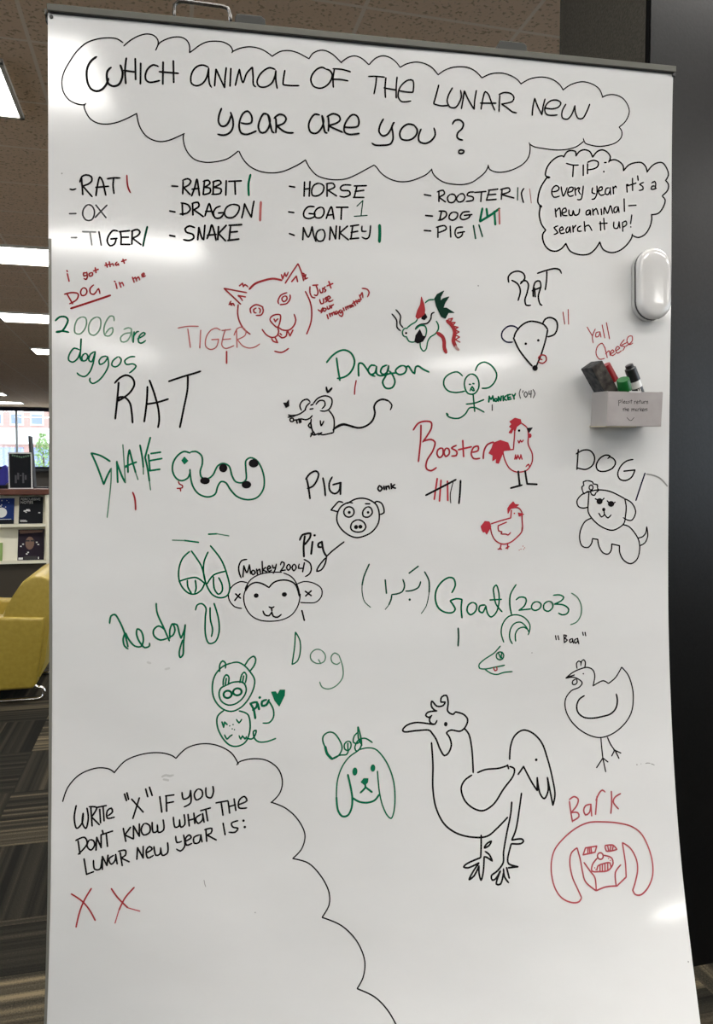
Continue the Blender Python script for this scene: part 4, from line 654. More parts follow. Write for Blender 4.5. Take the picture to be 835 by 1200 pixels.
('handwriting', 'tiny green word MONKEY', [('g', 2.17, '5721,14476,5727,14553;5727,14553,5752,14512,5775,14558;5775,14558,5789,14489;5812,14524,5801,14501,5825,14485,5842,14513,5812,14524;5856,14490,5855,14548;5855,14548,5890,14495;5890,14495,5897,14556;5921,14561,5927,14496;5962,14561,5926,14526;5926,14526,5970,14503;5986,14573,5995,14510;5981,14573,6025,14581;5987,14538,6026,14546;5995,14510,6036,14520;6049,14586,6074,14558,6098,14598;6074,14558,6080,14521')]),
('handwriting', 'tiny thin bracketed year beside the word MONKEY', [('dg', 1.37, '6170,14658,6151,14599,6172,14529;6205,14635,6200,14611;6244,14624,6220,14584,6245,14547,6269,14584,6244,14624;6293,14636,6289,14589,6328,14597;6322,14641,6319,14548;6347,14656,6377,14603,6353,14539;5770,14438,5772,14361')]),
('handwriting', 'small black word RAT above the rat head with two red tallies', [('k', 2.06, '5976,16106,5967,16175,6015,16235,6112,16262,6186,16230,6204,16173,6139,16089;6017,16135,6103,16088,6141,15996,6111,15863;6146,16113,6212,16138,6254,16094,6239,15977,6209,15871,6229,15802,6291,15804;6326,15921,6329,16050,6360,16128,6416,16139,6434,16077,6400,15924,6431,15820,6455,15809;6312,16002,6435,16054;6344,16039,6355,15922;6383,16243,6518,16291,6641,16319,6704,16305,6729,16257;6518,16274,6515,16138,6497,16021'),
  ('r', 1.26, '6762,15725,6789,15562;6836,15763,6846,15563')]),
('animal_drawing', 'black rat head with round ears and a red cheese', [('nv', 1.94, '6124,15472,6063,15510,5978,15508,5894,15431,5890,15350,5957,15294,6042,15296'),
  ('k', 2.17, '6061,15350,6077,15413,6160,15520,6270,15581,6380,15580,6492,15541,6542,15480;6053,15354,6129,15205,6229,15079,6329,14976;6542,15473,6519,15355,6461,15154,6390,14977;6467,15552,6503,15619,6577,15645,6664,15605,6683,15512,6642,15417,6544,15379;C:6230,15277,18,18;C:6409,15328,18,18;C:6371,14949,39,39'),
  ('r', 1.83, '6413,15083,6449,15126,6516,15120,6532,15062,6476,15014,6419,15032;6443,15072,6467,15066')]),
('handwriting', 'thin red words Yall Cheese above the marker box', [('r', 1.37, '7120,15529,7192,15420;7241,15509,7200,15408,7211,15314;7305,15470,7254,15457,7250,15398,7293,15411,7310,15470;7310,15470,7326,15400;7341,15566,7382,15389;7404,15599,7453,15379;7384,15247,7345,15313,7277,15268,7259,15161,7311,15091,7386,15105;7384,15259,7424,15117;7398,15164,7448,15213,7467,15142;7461,15166,7524,15203,7498,15226,7466,15178,7500,15143,7550,15180;7549,15215,7607,15253,7574,15276,7544,15227,7575,15180,7633,15217;7674,15373,7612,15288,7683,15274,7651,15218;7637,15296,7726,15339;7694,15279,7790,15353,7789,15424,7737,15418,7713,15351,7752,15304,7803,15329')]),
('handwriting', 'green angular word SNAKE with one red tally', [('g', 2.17, '742,13656,626,13728,511,13760;511,13760,574,13619,665,13363;665,13363,711,13478,757,13565;826,13652,837,13391;826,13641,890,13467,932,13384;932,13581,963,13602;964,13515,963,13707,980,13805;980,13805,1016,13664,1059,13511;932,13594,1065,13646;1111,13864,1143,13686,1154,13576;1238,13959,1175,13708;1175,13708,1208,13555,1230,13401;1217,13740,1235,13544;1249,13756,1366,13774;1228,13664,1382,13693;1235,13537,1357,13555'),
  ('gt', 1.49, '757,13565,753,13380,708,12940;932,13384,917,13620,899,13870;1059,13511,1087,13424;1230,13401,1245,13292;1154,13576,1155,13493'),
  ('r', 2.06, '1024,13260,1050,13183,1061,13036')]),
('animal_drawing', 'green winding snake with black spots', [('g', 2.06, '1743,13775,1807,13787,1884,13732,1895,13632,1868,13522,1890,13449,1962,13434,2027,13478,2092,13600,2157,13633,2234,13600,2279,13467,2324,13395,2412,13382,2456,13422,2454,13556,2453,13667,2508,13707,2586,13678,2653,13578,2693,13422,2679,13288,2602,13187,2481,13159,2348,13199,2259,13289,2196,13382,2137,13396,2094,13334,2062,13234,1975,13197,1855,13235,1778,13334,1745,13467,1738,13555;1736,13764,1667,13786,1592,13742,1528,13643,1522,13522,1572,13434,1637,13408,1713,13445,1740,13511;F:1667,13713,1711,13665,1668,13625,1635,13669'),
  ('k', 1.71, 'C:1930,13407,62,46;C:2162,13573,53,57;C:2553,13634,64,55;C:2463,13355,62,50'),
  ('r', 1.6, '1594,13401,1605,13368,1644,13346,1644,13317,1580,13308,1616,13308,1623,13273')]),
('handwriting', 'black capitals PIG above the round pig face', [('k', 2.28, '3248,13432,3272,13331,3297,13168;3237,13426,3292,13500,3371,13534,3405,13500,3384,13410,3329,13331,3261,13304;3463,13444,3487,13330,3500,13206;3588,13455,3550,13376,3561,13274,3625,13233,3682,13273,3696,13380;3601,13353,3703,13380;3703,13380,3701,13228')]),
('handwriting', 'tiny black word oink', [('k', 2.17, '4222,13340,4204,13295,4234,13265,4264,13306,4226,13340;4287,13329,4292,13287;4315,13329,4320,13287;4320,13317,4349,13335,4362,13294;4384,13363,4390,13301;4431,13351,4389,13322;4389,13322,4443,13305')]),
('animal_drawing', 'black round pig face with wide eyes', [('k', 1.94, '3799,13103,3901,13159,4016,13170,4121,13135,4191,13078,4227,12974,4218,12837,4138,12724,4047,12672,3932,12646,3828,12677,3712,12773,3660,12876,3670,12990,3719,13069,3799,13114;3737,13114,3684,13130,3632,13081,3578,13018;3578,13018,3663,12994;4156,13105,4190,13128,4260,13100,4292,12974,4232,12952;3787,13103,3821,13118,3867,13107;4040,13097,4098,13096;O:3819,12989,69,69;C:3823,12984,21,21;4064,13055,4007,12999,4015,12930,4078,12918,4135,12975,4110,13044,4064,13055;C:4077,12982,18,18;3940,12885,3860,12840,3850,12761,3919,12721,4011,12732,4050,12782,4021,12850,3940,12885;O:3918,12787,16,18;O:3976,12791,18,16;C:3918,12787,14,14;C:3978,12791,14,14')]),
('handwriting', 'slanted black word Pig with a long tail', [('k', 2.51, '3236,12676,3222,12541,3228,12400;3169,12621,3202,12688,3247,12703,3310,12709,3304,12653,3237,12563;3339,12596,3323,12438;C:3365,12682,18,16;3464,12594,3418,12572,3419,12527,3464,12526;3463,12601,3488,12469,3528,12401'),
  ('k', 1.94, '3528,12401,3613,12479,3760,12591;3528,12412,3513,12310,3457,12220,3401,12205,3423,12266,3512,12378')]),
('handwriting', 'red word Rooster with five-bar tally below', [('r2', 2.17, '4676,14085,4745,14177,4850,14206,4921,14190,4927,14121,4866,14006,4808,13925;4781,14154,4779,13948,4754,13661;4820,13937,4925,13960,4978,13926,4952,13811,4871,13673,4866,13569,4932,13539,5003,13581;5081,13846,5022,13823,5012,13754,5048,13715,5090,13754,5081,13846;5141,13846,5106,13789,5131,13731,5178,13766,5177,13823,5141,13846;5278,13882,5212,13847,5284,13801,5280,13748,5214,13738;5365,13947,5381,13732;5308,13824,5486,13864;5500,13790,5583,13814,5582,13872,5523,13860,5488,13767,5525,13704,5609,13709;5658,13702,5668,13814,5715,13896,5799,13931;5017,13431,4981,13154;5070,13408,5053,13130;5160,13396,5169,13137'),
  ('k', 2.51, '4862,13207,5055,13304,5279,13419;5343,13407,5337,13233,5325,13094'),
  ('k', 1.26, '5239,13384,5203,13222,5212,13100')]),
('animal_drawing', 'red rooster standing on black legs', [('r2', 1.71, 'F:6024,14212,6096,14260,6175,14242,6190,14191,6123,14143,6100,14073,6079,14115,6051,14054,6015,14061,6055,14119,6021,14142,6054,14178;6190,14191,6270,14133,6296,14028,6293,13910,6355,13770,6352,13653,6280,13547,6134,13523,6035,13570,5960,13699,5934,13803;5934,13815,6084,13832;6084,13832,6096,14026,6099,14096;F:5799,13919,5895,13955,6005,13921,6036,13839,5946,13811,5876,13640,5840,13647,5844,13710,5791,13675,5794,13749,5736,13779,5776,13849;C:6316,14021,25,32;6146,13956,6163,13921,6180,13957,6200,13933,6224,13962;6106,13699,6117,13757;6117,13757,6131,13699,6149,13758;6149,13758,6175,13699,6191,13758;6191,13758,6209,13699;6267,13594,6303,13629,6316,13594'),
  ('k', 1.71, 'F:6275,14121,6348,14129,6301,14063;C:6160,14090,18,18'),
  ('k', 2.51, '6158,13530,6181,13348;6215,13343,6161,13329,6052,13301;6256,13535,6288,13359;6288,13359,6426,13352')]),
('animal_drawing', 'small red hen under the rooster', [('r2', 1.71, 'F:6092,13114,6117,13078,6170,13071,6117,13031,6057,13020,6021,12955,6015,13020,6044,13067;6093,13032,6166,13031,6216,12972,6222,12878,6225,12714,6148,12621,6051,12552,5954,12534,5857,12577,5795,12672,5774,12765;5781,12812,5925,12857,6059,12891;6059,12891,6069,12997;F:5641,12778,5696,12848,5756,12840,5781,12777,5723,12672,5698,12708,5674,12701,5654,12731;C:6111,12954,11,11;F:6167,12961,6246,12941,6180,12914;5999,12833,5883,12787;5883,12787,5891,12717,5940,12705;5940,12705,5928,12675,6001,12669,6025,12657,6061,12692;5930,12534,5912,12472,5883,12465;5912,12472,5936,12464;6022,12540,6021,12470;5999,12477,6040,12500;6224,12761,6220,12702,6172,12639;C:6187,12449,7,7;C:6211,12461,7,7;C:6240,12502,7,7;C:6248,12460,7,7;C:6264,12479,7,7')]),
('handwriting', 'black word DOG under the marker box with one slanted tally', [('k', 1.94, '7019,13831,7003,13559;6989,13772,7091,13825,7194,13818,7257,13734,7238,13627,7136,13559,7013,13578;7454,13710,7485,13745,7422,13758,7330,13705,7284,13608,7312,13545,7405,13530,7529,13579,7569,13657,7527,13716,7474,13735;7830,13697,7736,13677,7643,13598,7603,13491,7635,13422,7719,13402,7812,13451,7859,13550;7859,13550,7696,13534'),
  ('nv', 1.94, '8011,13506,7950,13333,7879,13121'),
  ('sm', 1.83, '8032,13491,8138,13475,8244,13431,8351,13322')]),
('animal_drawing', 'black puppy with a flower on its ear', [('k', 1.71, '7203,13253,7151,13247,7111,13218,7090,13257;7090,13257,7078,13316,7109,13335;7109,13335,7098,13384,7159,13403;7159,13403,7232,13383,7242,13354;7242,13354,7304,13344,7305,13296;7305,13296,7322,13266,7285,13237;7285,13237,7265,13198,7224,13208,7203,13253;O:7212,13306,28,34;7182,13247,7306,13272,7471,13256,7618,13197,7712,13147;7712,13147,7734,13039,7725,12902,7705,12804,7602,12727,7519,12708,7374,12758,7249,12857,7176,12965,7174,13101,7182,13237;7182,13247,7080,13209,7010,13121,7031,13043,7103,13020,7169,13033;7712,13147,7817,13088,7877,12960,7820,12846,7747,12853,7694,12883;C:7339,13114,45,43;C:7509,13076,47,41;7276,13149,7307,13135;7404,13155,7380,13129;7452,13119,7473,13099;7567,13099,7546,13083;C:7402,12998,24,26;7402,12983,7413,12934,7373,12895,7331,12948;7413,12934,7466,12880,7511,12923;7218,12877,7136,12838,7066,12712,7057,12576,7099,12488,7182,12474,7232,12535,7242,12594;7242,12594,7320,12583;7320,12583,7336,12495,7398,12397,7471,12376,7518,12424,7527,12516;7527,12516,7642,12491;7642,12491,7647,12393,7710,12285,7814,12238,7907,12301,7944,12448,7927,12566,7853,12685,7768,12764,7685,12785;7916,12596,7979,12609,8031,12663,8045,12752;8045,12752,8063,12624,8021,12526,7948,12487')]),
('animal_drawing', 'green cartoon eyes and long muzzle', [('g', 1.94, '1676,12634,1854,12607;1984,12712,2089,12716;1742,12489,1656,12405,1610,12273,1611,12128,1660,12016,1747,11941,1824,11935,1900,11989,1942,12078;1764,12497,1830,12403,1897,12290,1953,12066;1611,12102,1724,12137,1832,12147,1943,12067;1717,12115,1725,12026,1769,11947;1818,12114,1830,12002,1813,11946;1978,12479,1929,12357,1924,12201,1965,12044,2043,11919,2142,11877,2230,11904,2262,11993,2227,12173,2147,12376,2007,12561;1969,12062,2051,12176,2200,12223;2051,12154,2064,11997,2120,11924,2163,11962,2162,12051,2117,12142;1826,11723,1847,11789,1902,11806,1957,11753,1952,11619,1962,11373,2007,11282,2083,11302,2130,11413,2124,11593,2062,11807;2012,11752,2018,11595,2048,11460,2034,11371'),
  ('gt', 1.37, '1524,12640,1676,12634;2089,12716,2243,12687')]),
('handwriting', 'green joined-up words he dog', [('g', 2.06, '744,11577,760,11670,807,11691,867,11601,932,11444,976,11266;977,11239,933,11278,915,11378,943,11444,975,11377,1062,11274,1137,11266,1169,11349,1135,11472,1092,11496,1082,11429,1126,11317,1191,11249,1245,11269,1245,11307;1326,11823,1338,11701,1426,11498,1497,11329;1437,11476,1361,11527,1297,11479,1302,11401,1385,11343,1467,11364;1504,11363,1502,11474,1534,11551,1567,11472,1536,11395,1503,11385;1534,11551,1588,11539,1622,11426,1645,11359;1645,11359,1687,11469,1697,11536;1697,11536,1678,11291,1669,11135,1637,11109,1625,11181,1667,11336')]),
('handwriting', 'small black bracketed words Monkey 2004', [('k', 1.83, '2479,12375,2412,12361,2376,12283,2385,12193,2408,12136;2430,12147,2442,12293;2442,12293,2481,12202,2513,12303;2513,12303,2532,12190;2562,12235,2541,12201,2563,12172,2592,12201,2562,12235;2607,12245,2621,12178;2620,12223,2647,12245,2659,12188;2679,12345,2687,12199;2725,12266,2687,12233;2687,12233,2741,12209;2754,12243,2792,12258,2769,12288,2747,12254,2770,12213,2803,12231;2814,12298,2825,12257,2859,12270;2865,12309,2848,12230,2826,12185;2919,12297,2936,12337,2970,12318,2955,12262,2920,12218;2920,12218,2983,12228;3026,12306,3000,12261,3023,12223,3054,12261,3026,12306;3099,12305,3072,12260,3095,12215,3128,12259,3099,12305;3166,12304,3158,12248,3219,12251;3234,12319,3213,12201;3229,12364,3309,12313,3326,12222,3299,12166,3250,12137')]),
('animal_drawing', 'black monkey face with crossed ears', [('k', 1.49, '2461,11989,2526,12101,2626,12166,2759,12198,2938,12199;2961,12188,3051,12148,3120,12072,3167,11953,3179,11862;2494,12045,2447,11900,2464,11765,2543,11639,2656,11573,2790,11554,2947,11569,3070,11627,3147,11727,3180,11839,3185,11907;2489,12068,2405,12085,2306,12037,2251,11949,2257,11848,2331,11756,2420,11732;3143,12040,3233,12070,3369,12044,3466,11970,3467,11868,3395,11794,3282,11787,3191,11794'),
  ('k', 1.94, '2462,11956,2516,12033,2593,12070,2683,12053,2773,11999;2773,11999,2828,12061,2917,12093,3029,12087,3120,12033,3172,11885;C:2607,11897,32,30;C:2976,11905,34,30;2340,11924,2403,11867;2395,11923,2330,11839;3253,11940,3331,11882;3330,11945,3258,11879;2776,11746,2810,11730,2843,11745;2810,11730,2815,11694;2699,11692,2722,11642,2778,11627,2815,11678;2815,11678,2834,11621,2890,11604,2939,11641;3211,11685,3245,11555')]),
('handwriting', 'thin green widely spaced word Dog', [('g', 1.71, '3129,11403,3121,11207,3091,10974;3091,10974,3158,11013,3197,11137,3188,11295,3129,11403'),
  ('gt', 1.49, '3478,11151,3405,11165,3338,11110,3343,11030,3431,10976,3517,11003,3531,11082,3478,11151;3441,11028,3472,10975;3714,11077,3656,11112,3611,11068,3624,10988,3693,10959,3727,10985;3714,11077,3767,10916,3765,10780,3675,10669,3573,10634,3493,10663,3462,10732')]),
('handwriting', 'dark green bracketed word in Arabic script', [('d', 1.94, '4103,12289,4032,12119,4010,12005;4322,12073,4341,11895;4562,12075,4587,11994,4558,11914,4476,11881,4414,11876;4414,11876,4407,11814,4374,11734;4807,12041,4780,11967,4686,11923,4604,11918;C:4660,11802,16,16;4771,12249,4648,12159;4859,12174,4920,12057,4927,11895'),
  ('d', 1.14, '4010,12005,4012,11913,4048,11787,4130,11710;4374,11734,4328,11678;4927,11895,4889,11711,4820,11609')]),
('handwriting', 'green word Goat followed by 2003 in brackets', [('g', 2.17, '5242,11884,5289,11981,5264,12074,5204,12091,5098,12031,5024,11916,5018,11778,5067,11673,5162,11617,5257,11615,5293,11656,5220,11774;5220,11774,5303,11800,5386,11789;5386,11789,5376,11678,5389,11538;5542,11744,5476,11710,5460,11629,5508,11577,5580,11627,5591,11708,5542,11744;5711,11705,5639,11695,5628,11626,5676,11601,5723,11693'),
  ('d', 2.17, '5336,11401,5344,11285,5338,11158'),
  ('g', 1.94, '5723,11693,5748,11588,5797,11540,5868,11597,5908,11736,5897,11899,5865,11975,5829,11936,5834,11854,5867,11713,5953,11607;5782,11773,5939,11777;6148,11976,6072,11849,6061,11709,6086,11569;6150,11766,6194,11800,6279,11793,6296,11751,6268,11681,6195,11624;6195,11624,6353,11637;6451,11736,6390,11714,6370,11651,6415,11615,6488,11641,6507,11700,6451,11736;6622,11739,6549,11699,6549,11628,6611,11599,6672,11649,6672,11708,6622,11739;6683,11818,6770,11823,6832,11787,6795,11740,6696,11696;6696,11696,6832,11681,6906,11620,6882,11562,6808,11547,6758,11572'),
  ('gt', 1.6, '6943,11843,7030,11783,7087,11664,7080,11534,7018,11441,6931,11408')]),
('animal_drawing', 'green goat head with a curled horn', [('g', 1.71, '5980,11192,5943,11316,5959,11432,6038,11535,6147,11562,6269,11522,6347,11422,6343,11329,6324,11283;6101,11168,6064,11243,6071,11359,6124,11439,6208,11461,6282,11412,6331,11329;6149,11201,6144,11299,6185,11368,6270,11389,6318,11353;5932,11142,5848,11052,5705,10963,5634,10896,5641,10850,5718,10836,5849,10855,5993,10879;5718,10831,5802,10776,5886,10757,5982,10782,6102,10790;O:5928,11008,53,53;5909,11038,5938,10980;5957,11060,5945,10991,5969,10963'),
  ('r', 1.6, '5837,10851,5857,10809,5886,10820,5881,10859')]),
('handwriting', 'tiny quoted word Baa', [('k', 1.6, '6717,11261,6727,11207;6754,11260,6766,11206;7109,11298,7119,11258;7144,11297,7154,11250;6838,11270,6845,11164;6838,11270,6877,11257,6845,11223;6845,11223,6887,11198,6845,11164;6956,11215,6919,11198,6931,11162,6961,11178,6961,11215;6961,11215,6976,11154;7025,11214,6993,11196,7000,11153,7035,11171,7035,11218;7035,11218,7054,11143')]),
('animal_drawing', 'green pig sitting with a big snout', [('g', 1.94, '2297,11016,2187,10974,2090,10865,2055,10709,2084,10551,2185,10424,2308,10380,2429,10427,2527,10536,2596,10692,2601,10793,2532,10907,2453,10989,2375,11025,2297,11016;2148,10908,2147,10998,2182,11048,2220,11018,2221,10951;2471,10977,2529,11065,2585,11097,2612,11063,2598,10984,2539,10901;2235,10725,2323,10763,2457,10752,2496,10661,2460,10561,2361,10479,2262,10466,2172,10525,2144,10627,2170,10694,2235,10725;2195,10727,2201,10816,2233,10865,2267,10837,2262,10747;2224,10737,2234,10815;2412,10754,2433,10854,2465,10891,2495,10852,2483,10751;2445,10753,2460,10842;2208,10394,2132,10325,2130,10190,2204,10031,2294,9938,2383,9917,2483,9954,2536,10042,2556,10198,2520,10334,2407,10383;2188,10245,2212,10176;2212,10176,2222,10243;2222,10243,2255,10209;2376,10272,2410,10226,2443,10270;C:2289,10190,9,9;C:2333,10206,9,9;C:2323,10150,9,9;C:2352,10138,9,9;2225,10075,2259,10018,2292,10050,2325,10072;2414,10057,2437,10012,2458,10056;2458,10056,2493,10010,2510,10043;2515,10020,2582,10007,2625,10061,2635,10117,2602,10107,2615,10017,2672,9966,2784,9966,2895,10003'),
  ('g', 2.51, 'O:2255,10606,53,48;O:2381,10635,55,46')]),
('handwriting', 'green word pig with a filled heart', [('g', 2.74, '2550,10479,2596,10399,2621,10275;2561,10479,2639,10488,2629,10421,2585,10388;2651,10465,2668,10397;C:2674,10550,18,18;2762,10517,2706,10497,2707,10440,2763,10450,2795,10516'),
  ('g', 1.94, '2796,10494,2854,10391,2856,10278,2801,10212,2723,10211;F:2827,10617,2879,10620,2906,10580,2939,10640,3000,10638,2997,10566,2932,10429,2874,10503')]),
('handwriting', 'green overlapping word Dog above a dog head', [('g', 3.2, '3552,9873,3577,9782,3647,9706'),
  ('g', 1.83, '3647,9706,3725,9744,3776,9843,3744,9945,3663,10048,3594,10062,3527,10019,3517,9952,3553,9861;3646,9713,3748,9754,3839,9762,3861,9806;3852,9936,3807,9898,3815,9830,3861,9811,3894,9861,3889,9917,3852,9936;3852,9907,3854,9829;3982,10121,3996,9959,4043,9878;3987,10049,3938,10005,3928,9916,3985,9903,4030,9957;3986,10121,4030,9957,4032,9868,3976,9798,3947,9837,3985,9936,4076,9967,4180,9907')]),
('animal_drawing', 'green dog head with long drooping ears', [('g', 1.71, '3987,9813,4101,9838,4216,9821,4321,9723,4416,9564,4476,9385,4497,9186,4482,8990,4449,8915,4402,8949,4332,9082,4290,9237,4269,9392,4255,9530;3982,9798,3874,9727,3774,9586,3721,9410,3714,9211'),
  ('g', 2.4, '3714,9211,3741,9034,3799,8961,3867,8969,3915,9051,3926,9182,3905,9315,3860,9498;3930,9193,4022,9140,4137,9127,4227,9155,4283,9226;C:3953,9535,34,53;C:4193,9572,32,48;F:4040,9395,4074,9438,4131,9436,4127,9392,4091,9353;4091,9364,4099,9327,4031,9256;4099,9327,4184,9262')]),
('animal_drawing', 'large black chicken with a long beak and wattle', [('k', 2.17, '5014,10115,4930,10131,4762,10150,4637,10114,4588,10056,4610,10034,4763,10042,4945,10044,4973,10027;4964,10035,5044,9925,5101,9789,5163,9701,5213,9731,5255,9837,5226,9946,5189,10001,5245,10034,5380,10016,5451,10074,5479,10167,5422,10237,5308,10274;5308,10274,5280,10242,5204,10285,5209,10408,5180,10499,5118,10479,5110,10411,5166,10409,5138,10363,5054,10358,4983,10428,4978,10360,5026,10304,5055,10295;5055,10295,4928,10280,4901,10241,4943,10212,4985,10238;4985,10238,4952,10185,4972,10135,5028,10120,5056,10168;C:5177,10115,25,30;4983,9879,5005,9591,5007,9273,5050,9036,5162,8826,5328,8706,5549,8649,5743,8657,5882,8755,6023,8884;5437,10047,5493,9977,5536,9788,5556,9467;5536,9436,5438,9370,5391,9274,5439,9116,5564,9008,5689,8978,5829,9052,5971,9243,6114,9422,6121,9502,6059,9530;6030,9544,5917,9514,5719,9501,5615,9465;6030,9550,6044,9504;6059,9623,6075,9797,6133,9930,6248,10001,6377,9962,6504,9836,6587,9619,6653,9353,6682,9143,6650,9014;6650,9014,6620,9171,6582,9373;6582,9373,6587,9198,6533,9103,6478,9162,6440,9372;6440,9372,6437,9210;6437,9210,6368,9309,6252,9524;6252,9524,6177,9426;C:6430,9606,19,19;5660,8672,5659,8533,5652,8396;5652,8396,5466,8326,5424,8289,5479,8276,5630,8334;5630,8334,5547,8225,5498,8135,5561,8176,5630,8297;5630,8297,5629,8211,5656,8125,5684,8210,5699,8407;5700,8512,5742,8569,5797,8592,5769,8543,5700,8512;5713,8469,5768,8430,5809,8350;5809,8350,5740,8394,5707,8407;6082,9075,6066,8929,6006,8675,5961,8451,5954,8327,5876,8231,5793,8171,5806,8122,5847,8134,5917,8230;5917,8230,5860,8073,5914,8072,5957,8205;5958,8254,5970,8156,6024,8087;6218,9183,6193,9028,6132,8723,6074,8598;6074,8598,6214,8607,6235,8581,6198,8552,6068,8555;6068,8555,6015,8363,6028,8313,6151,8274;6151,8274,6027,8264;6000,8265,6033,8143')]),
('animal_drawing', 'black round hen with an open beak', [('k', 1.6, '7028,10804,7019,10873,7050,10905,7081,10890,7080,10842;7080,10842,7091,10900,7122,10922,7147,10889,7138,10820;6863,10677,6956,10748,7080,10799,7183,10815,7255,10778,7281,10699,7253,10560;7253,10560,7326,10601,7409,10627,7475,10587;7475,10587,7576,10661,7672,10805;7672,10805,7764,10695,7823,10508,7829,10353,7792,10181,7684,10031,7515,9913,7350,9868,7208,9895,7047,9985,6917,10123,6854,10268,6860,10402,6943,10506,7057,10551,7098,10608,7047,10658,6965,10689,6863,10677;6894,10691,6986,10718;7006,10659,6965,10641,6958,10596,6995,10587,7027,10619,7017,10659;C:7116,10731,10,11;7350,9862,7356,9739,7368,9598;7368,9598,7276,9477;7368,9598,7401,9421;7368,9598,7437,9546;7442,9868,7480,9782,7538,9696;7538,9696,7495,9622;7544,9696,7595,9588;7528,9700,7624,9656'),
  ('k', 2.06, '7127,10433,7054,10387,7016,10301,7031,10214,7111,10145,7234,10128,7378,10146,7503,10180,7577,10255,7600,10360,7586,10442')]),
('ink_smudge', 'small row of faint grey specks', [('sm', 1.03, 'C:7846,9498,10,8;C:7904,9507,6,6;7969,9509,8000,9515,8035,9509;8051,9503,8091,9487')]),
('handwriting', 'pale red word Bark', [('r3', 1.83, '6880,9060,6896,8915,6913,8800;6880,9079,6946,9116,7002,9085,6985,9008,6896,8915;6896,8915,6991,8912,7006,8864,6913,8809;7166,9013,7101,8995,7073,8939,7096,8881,7151,8908,7177,9012;7177,9012,7181,8869;7266,9106,7235,8886;7249,9059,7301,9154,7345,9187,7381,9161;7469,9168,7466,9014,7448,8890;7597,9135,7513,9089,7488,9032,7558,8944')]),
('animal_drawing', 'pale red shaggy dog with bared teeth', [('r3', 1.71, '6992,7897,6947,7994,6882,8137,6856,8318,6886,8427,6962,8481;6962,8481,6997,8351,7021,8206,7055,8080,7192,7973;7192,7973,7318,8014,7474,8024;7474,8024,7606,8124;7606,8124,7609,8284,7585,8530;7585,8530,7686,8464,7759,8335,7769,8209,7726,8069,7679,7966;7681,7983,7702,7931,7773,7916,7872,7980,7959,8118,7979,8259,7947,8440,7857,8625,7746,8712,7579,8763,7326,8789,7134,8785,6962,8723,6789,8605,6658,8469,6607,8323,6605,8160,6650,7998,6737,7892,6877,7841,6959,7854,6992,7897;7047,8305,7124,8204,7185,8123,7192,7973;7545,8268,7465,8180,7464,8030;7041,8396,7077,8478;7077,8478,7231,8496;7231,8496,7204,8423;7204,8423,7041,8396;7108,8481,7104,8404;7151,8485,7157,8412;7129,8477,7132,8412;7345,8499,7456,8502,7506,8450;7506,8450,7358,8435,7345,8499;7382,8489,7390,8443;7424,8492,7411,8443;7455,8487,7442,8447;O:7274,8376,39,39;7227,8350,7160,8275,7149,8203,7248,8193,7374,8208,7442,8288,7425,8351,7323,8384;7218,8211,7231,8256,7316,8287,7400,8292,7407,8234;7263,8264,7259,8201;7295,8276,7290,8201;7331,8286,7326,8204;7369,8289,7364,8214;C:7383,8343,8,8;C:7406,8321,8,8;C:7189,8239,8,8;C:7204,8217,8,8')]),
('cloud_outline', 'black scalloped outline around the lower left corner note', [('k', 1.6, '178,9272,240,9454,382,9616,606,9699,768,9676,827,9627;827,9634,960,9780,1186,9862,1413,9870,1561,9825,1605,9790;1605,9790,1740,9919,1936,9969,2135,9939,2320,9832,2413,9685'),
  ('k', 1.6, '2394,9672,2413,9705,2586,9746,2787,9715,2941,9593,2995,9424,2959,9276,2851,9164;2851,9171,3038,9092,3210,8938,3310,8739,3272,8561,3158,8442;3158,8442,3362,8382,3535,8218,3650,8011,3656,7855,3571,7707;3571,7707,3826,7607,4033,7425,4149,7190,4134,7002,4065,6879;4065,6879,4293,6794,4463,6661,4585,6503,4637,6411,4661,6319')]),
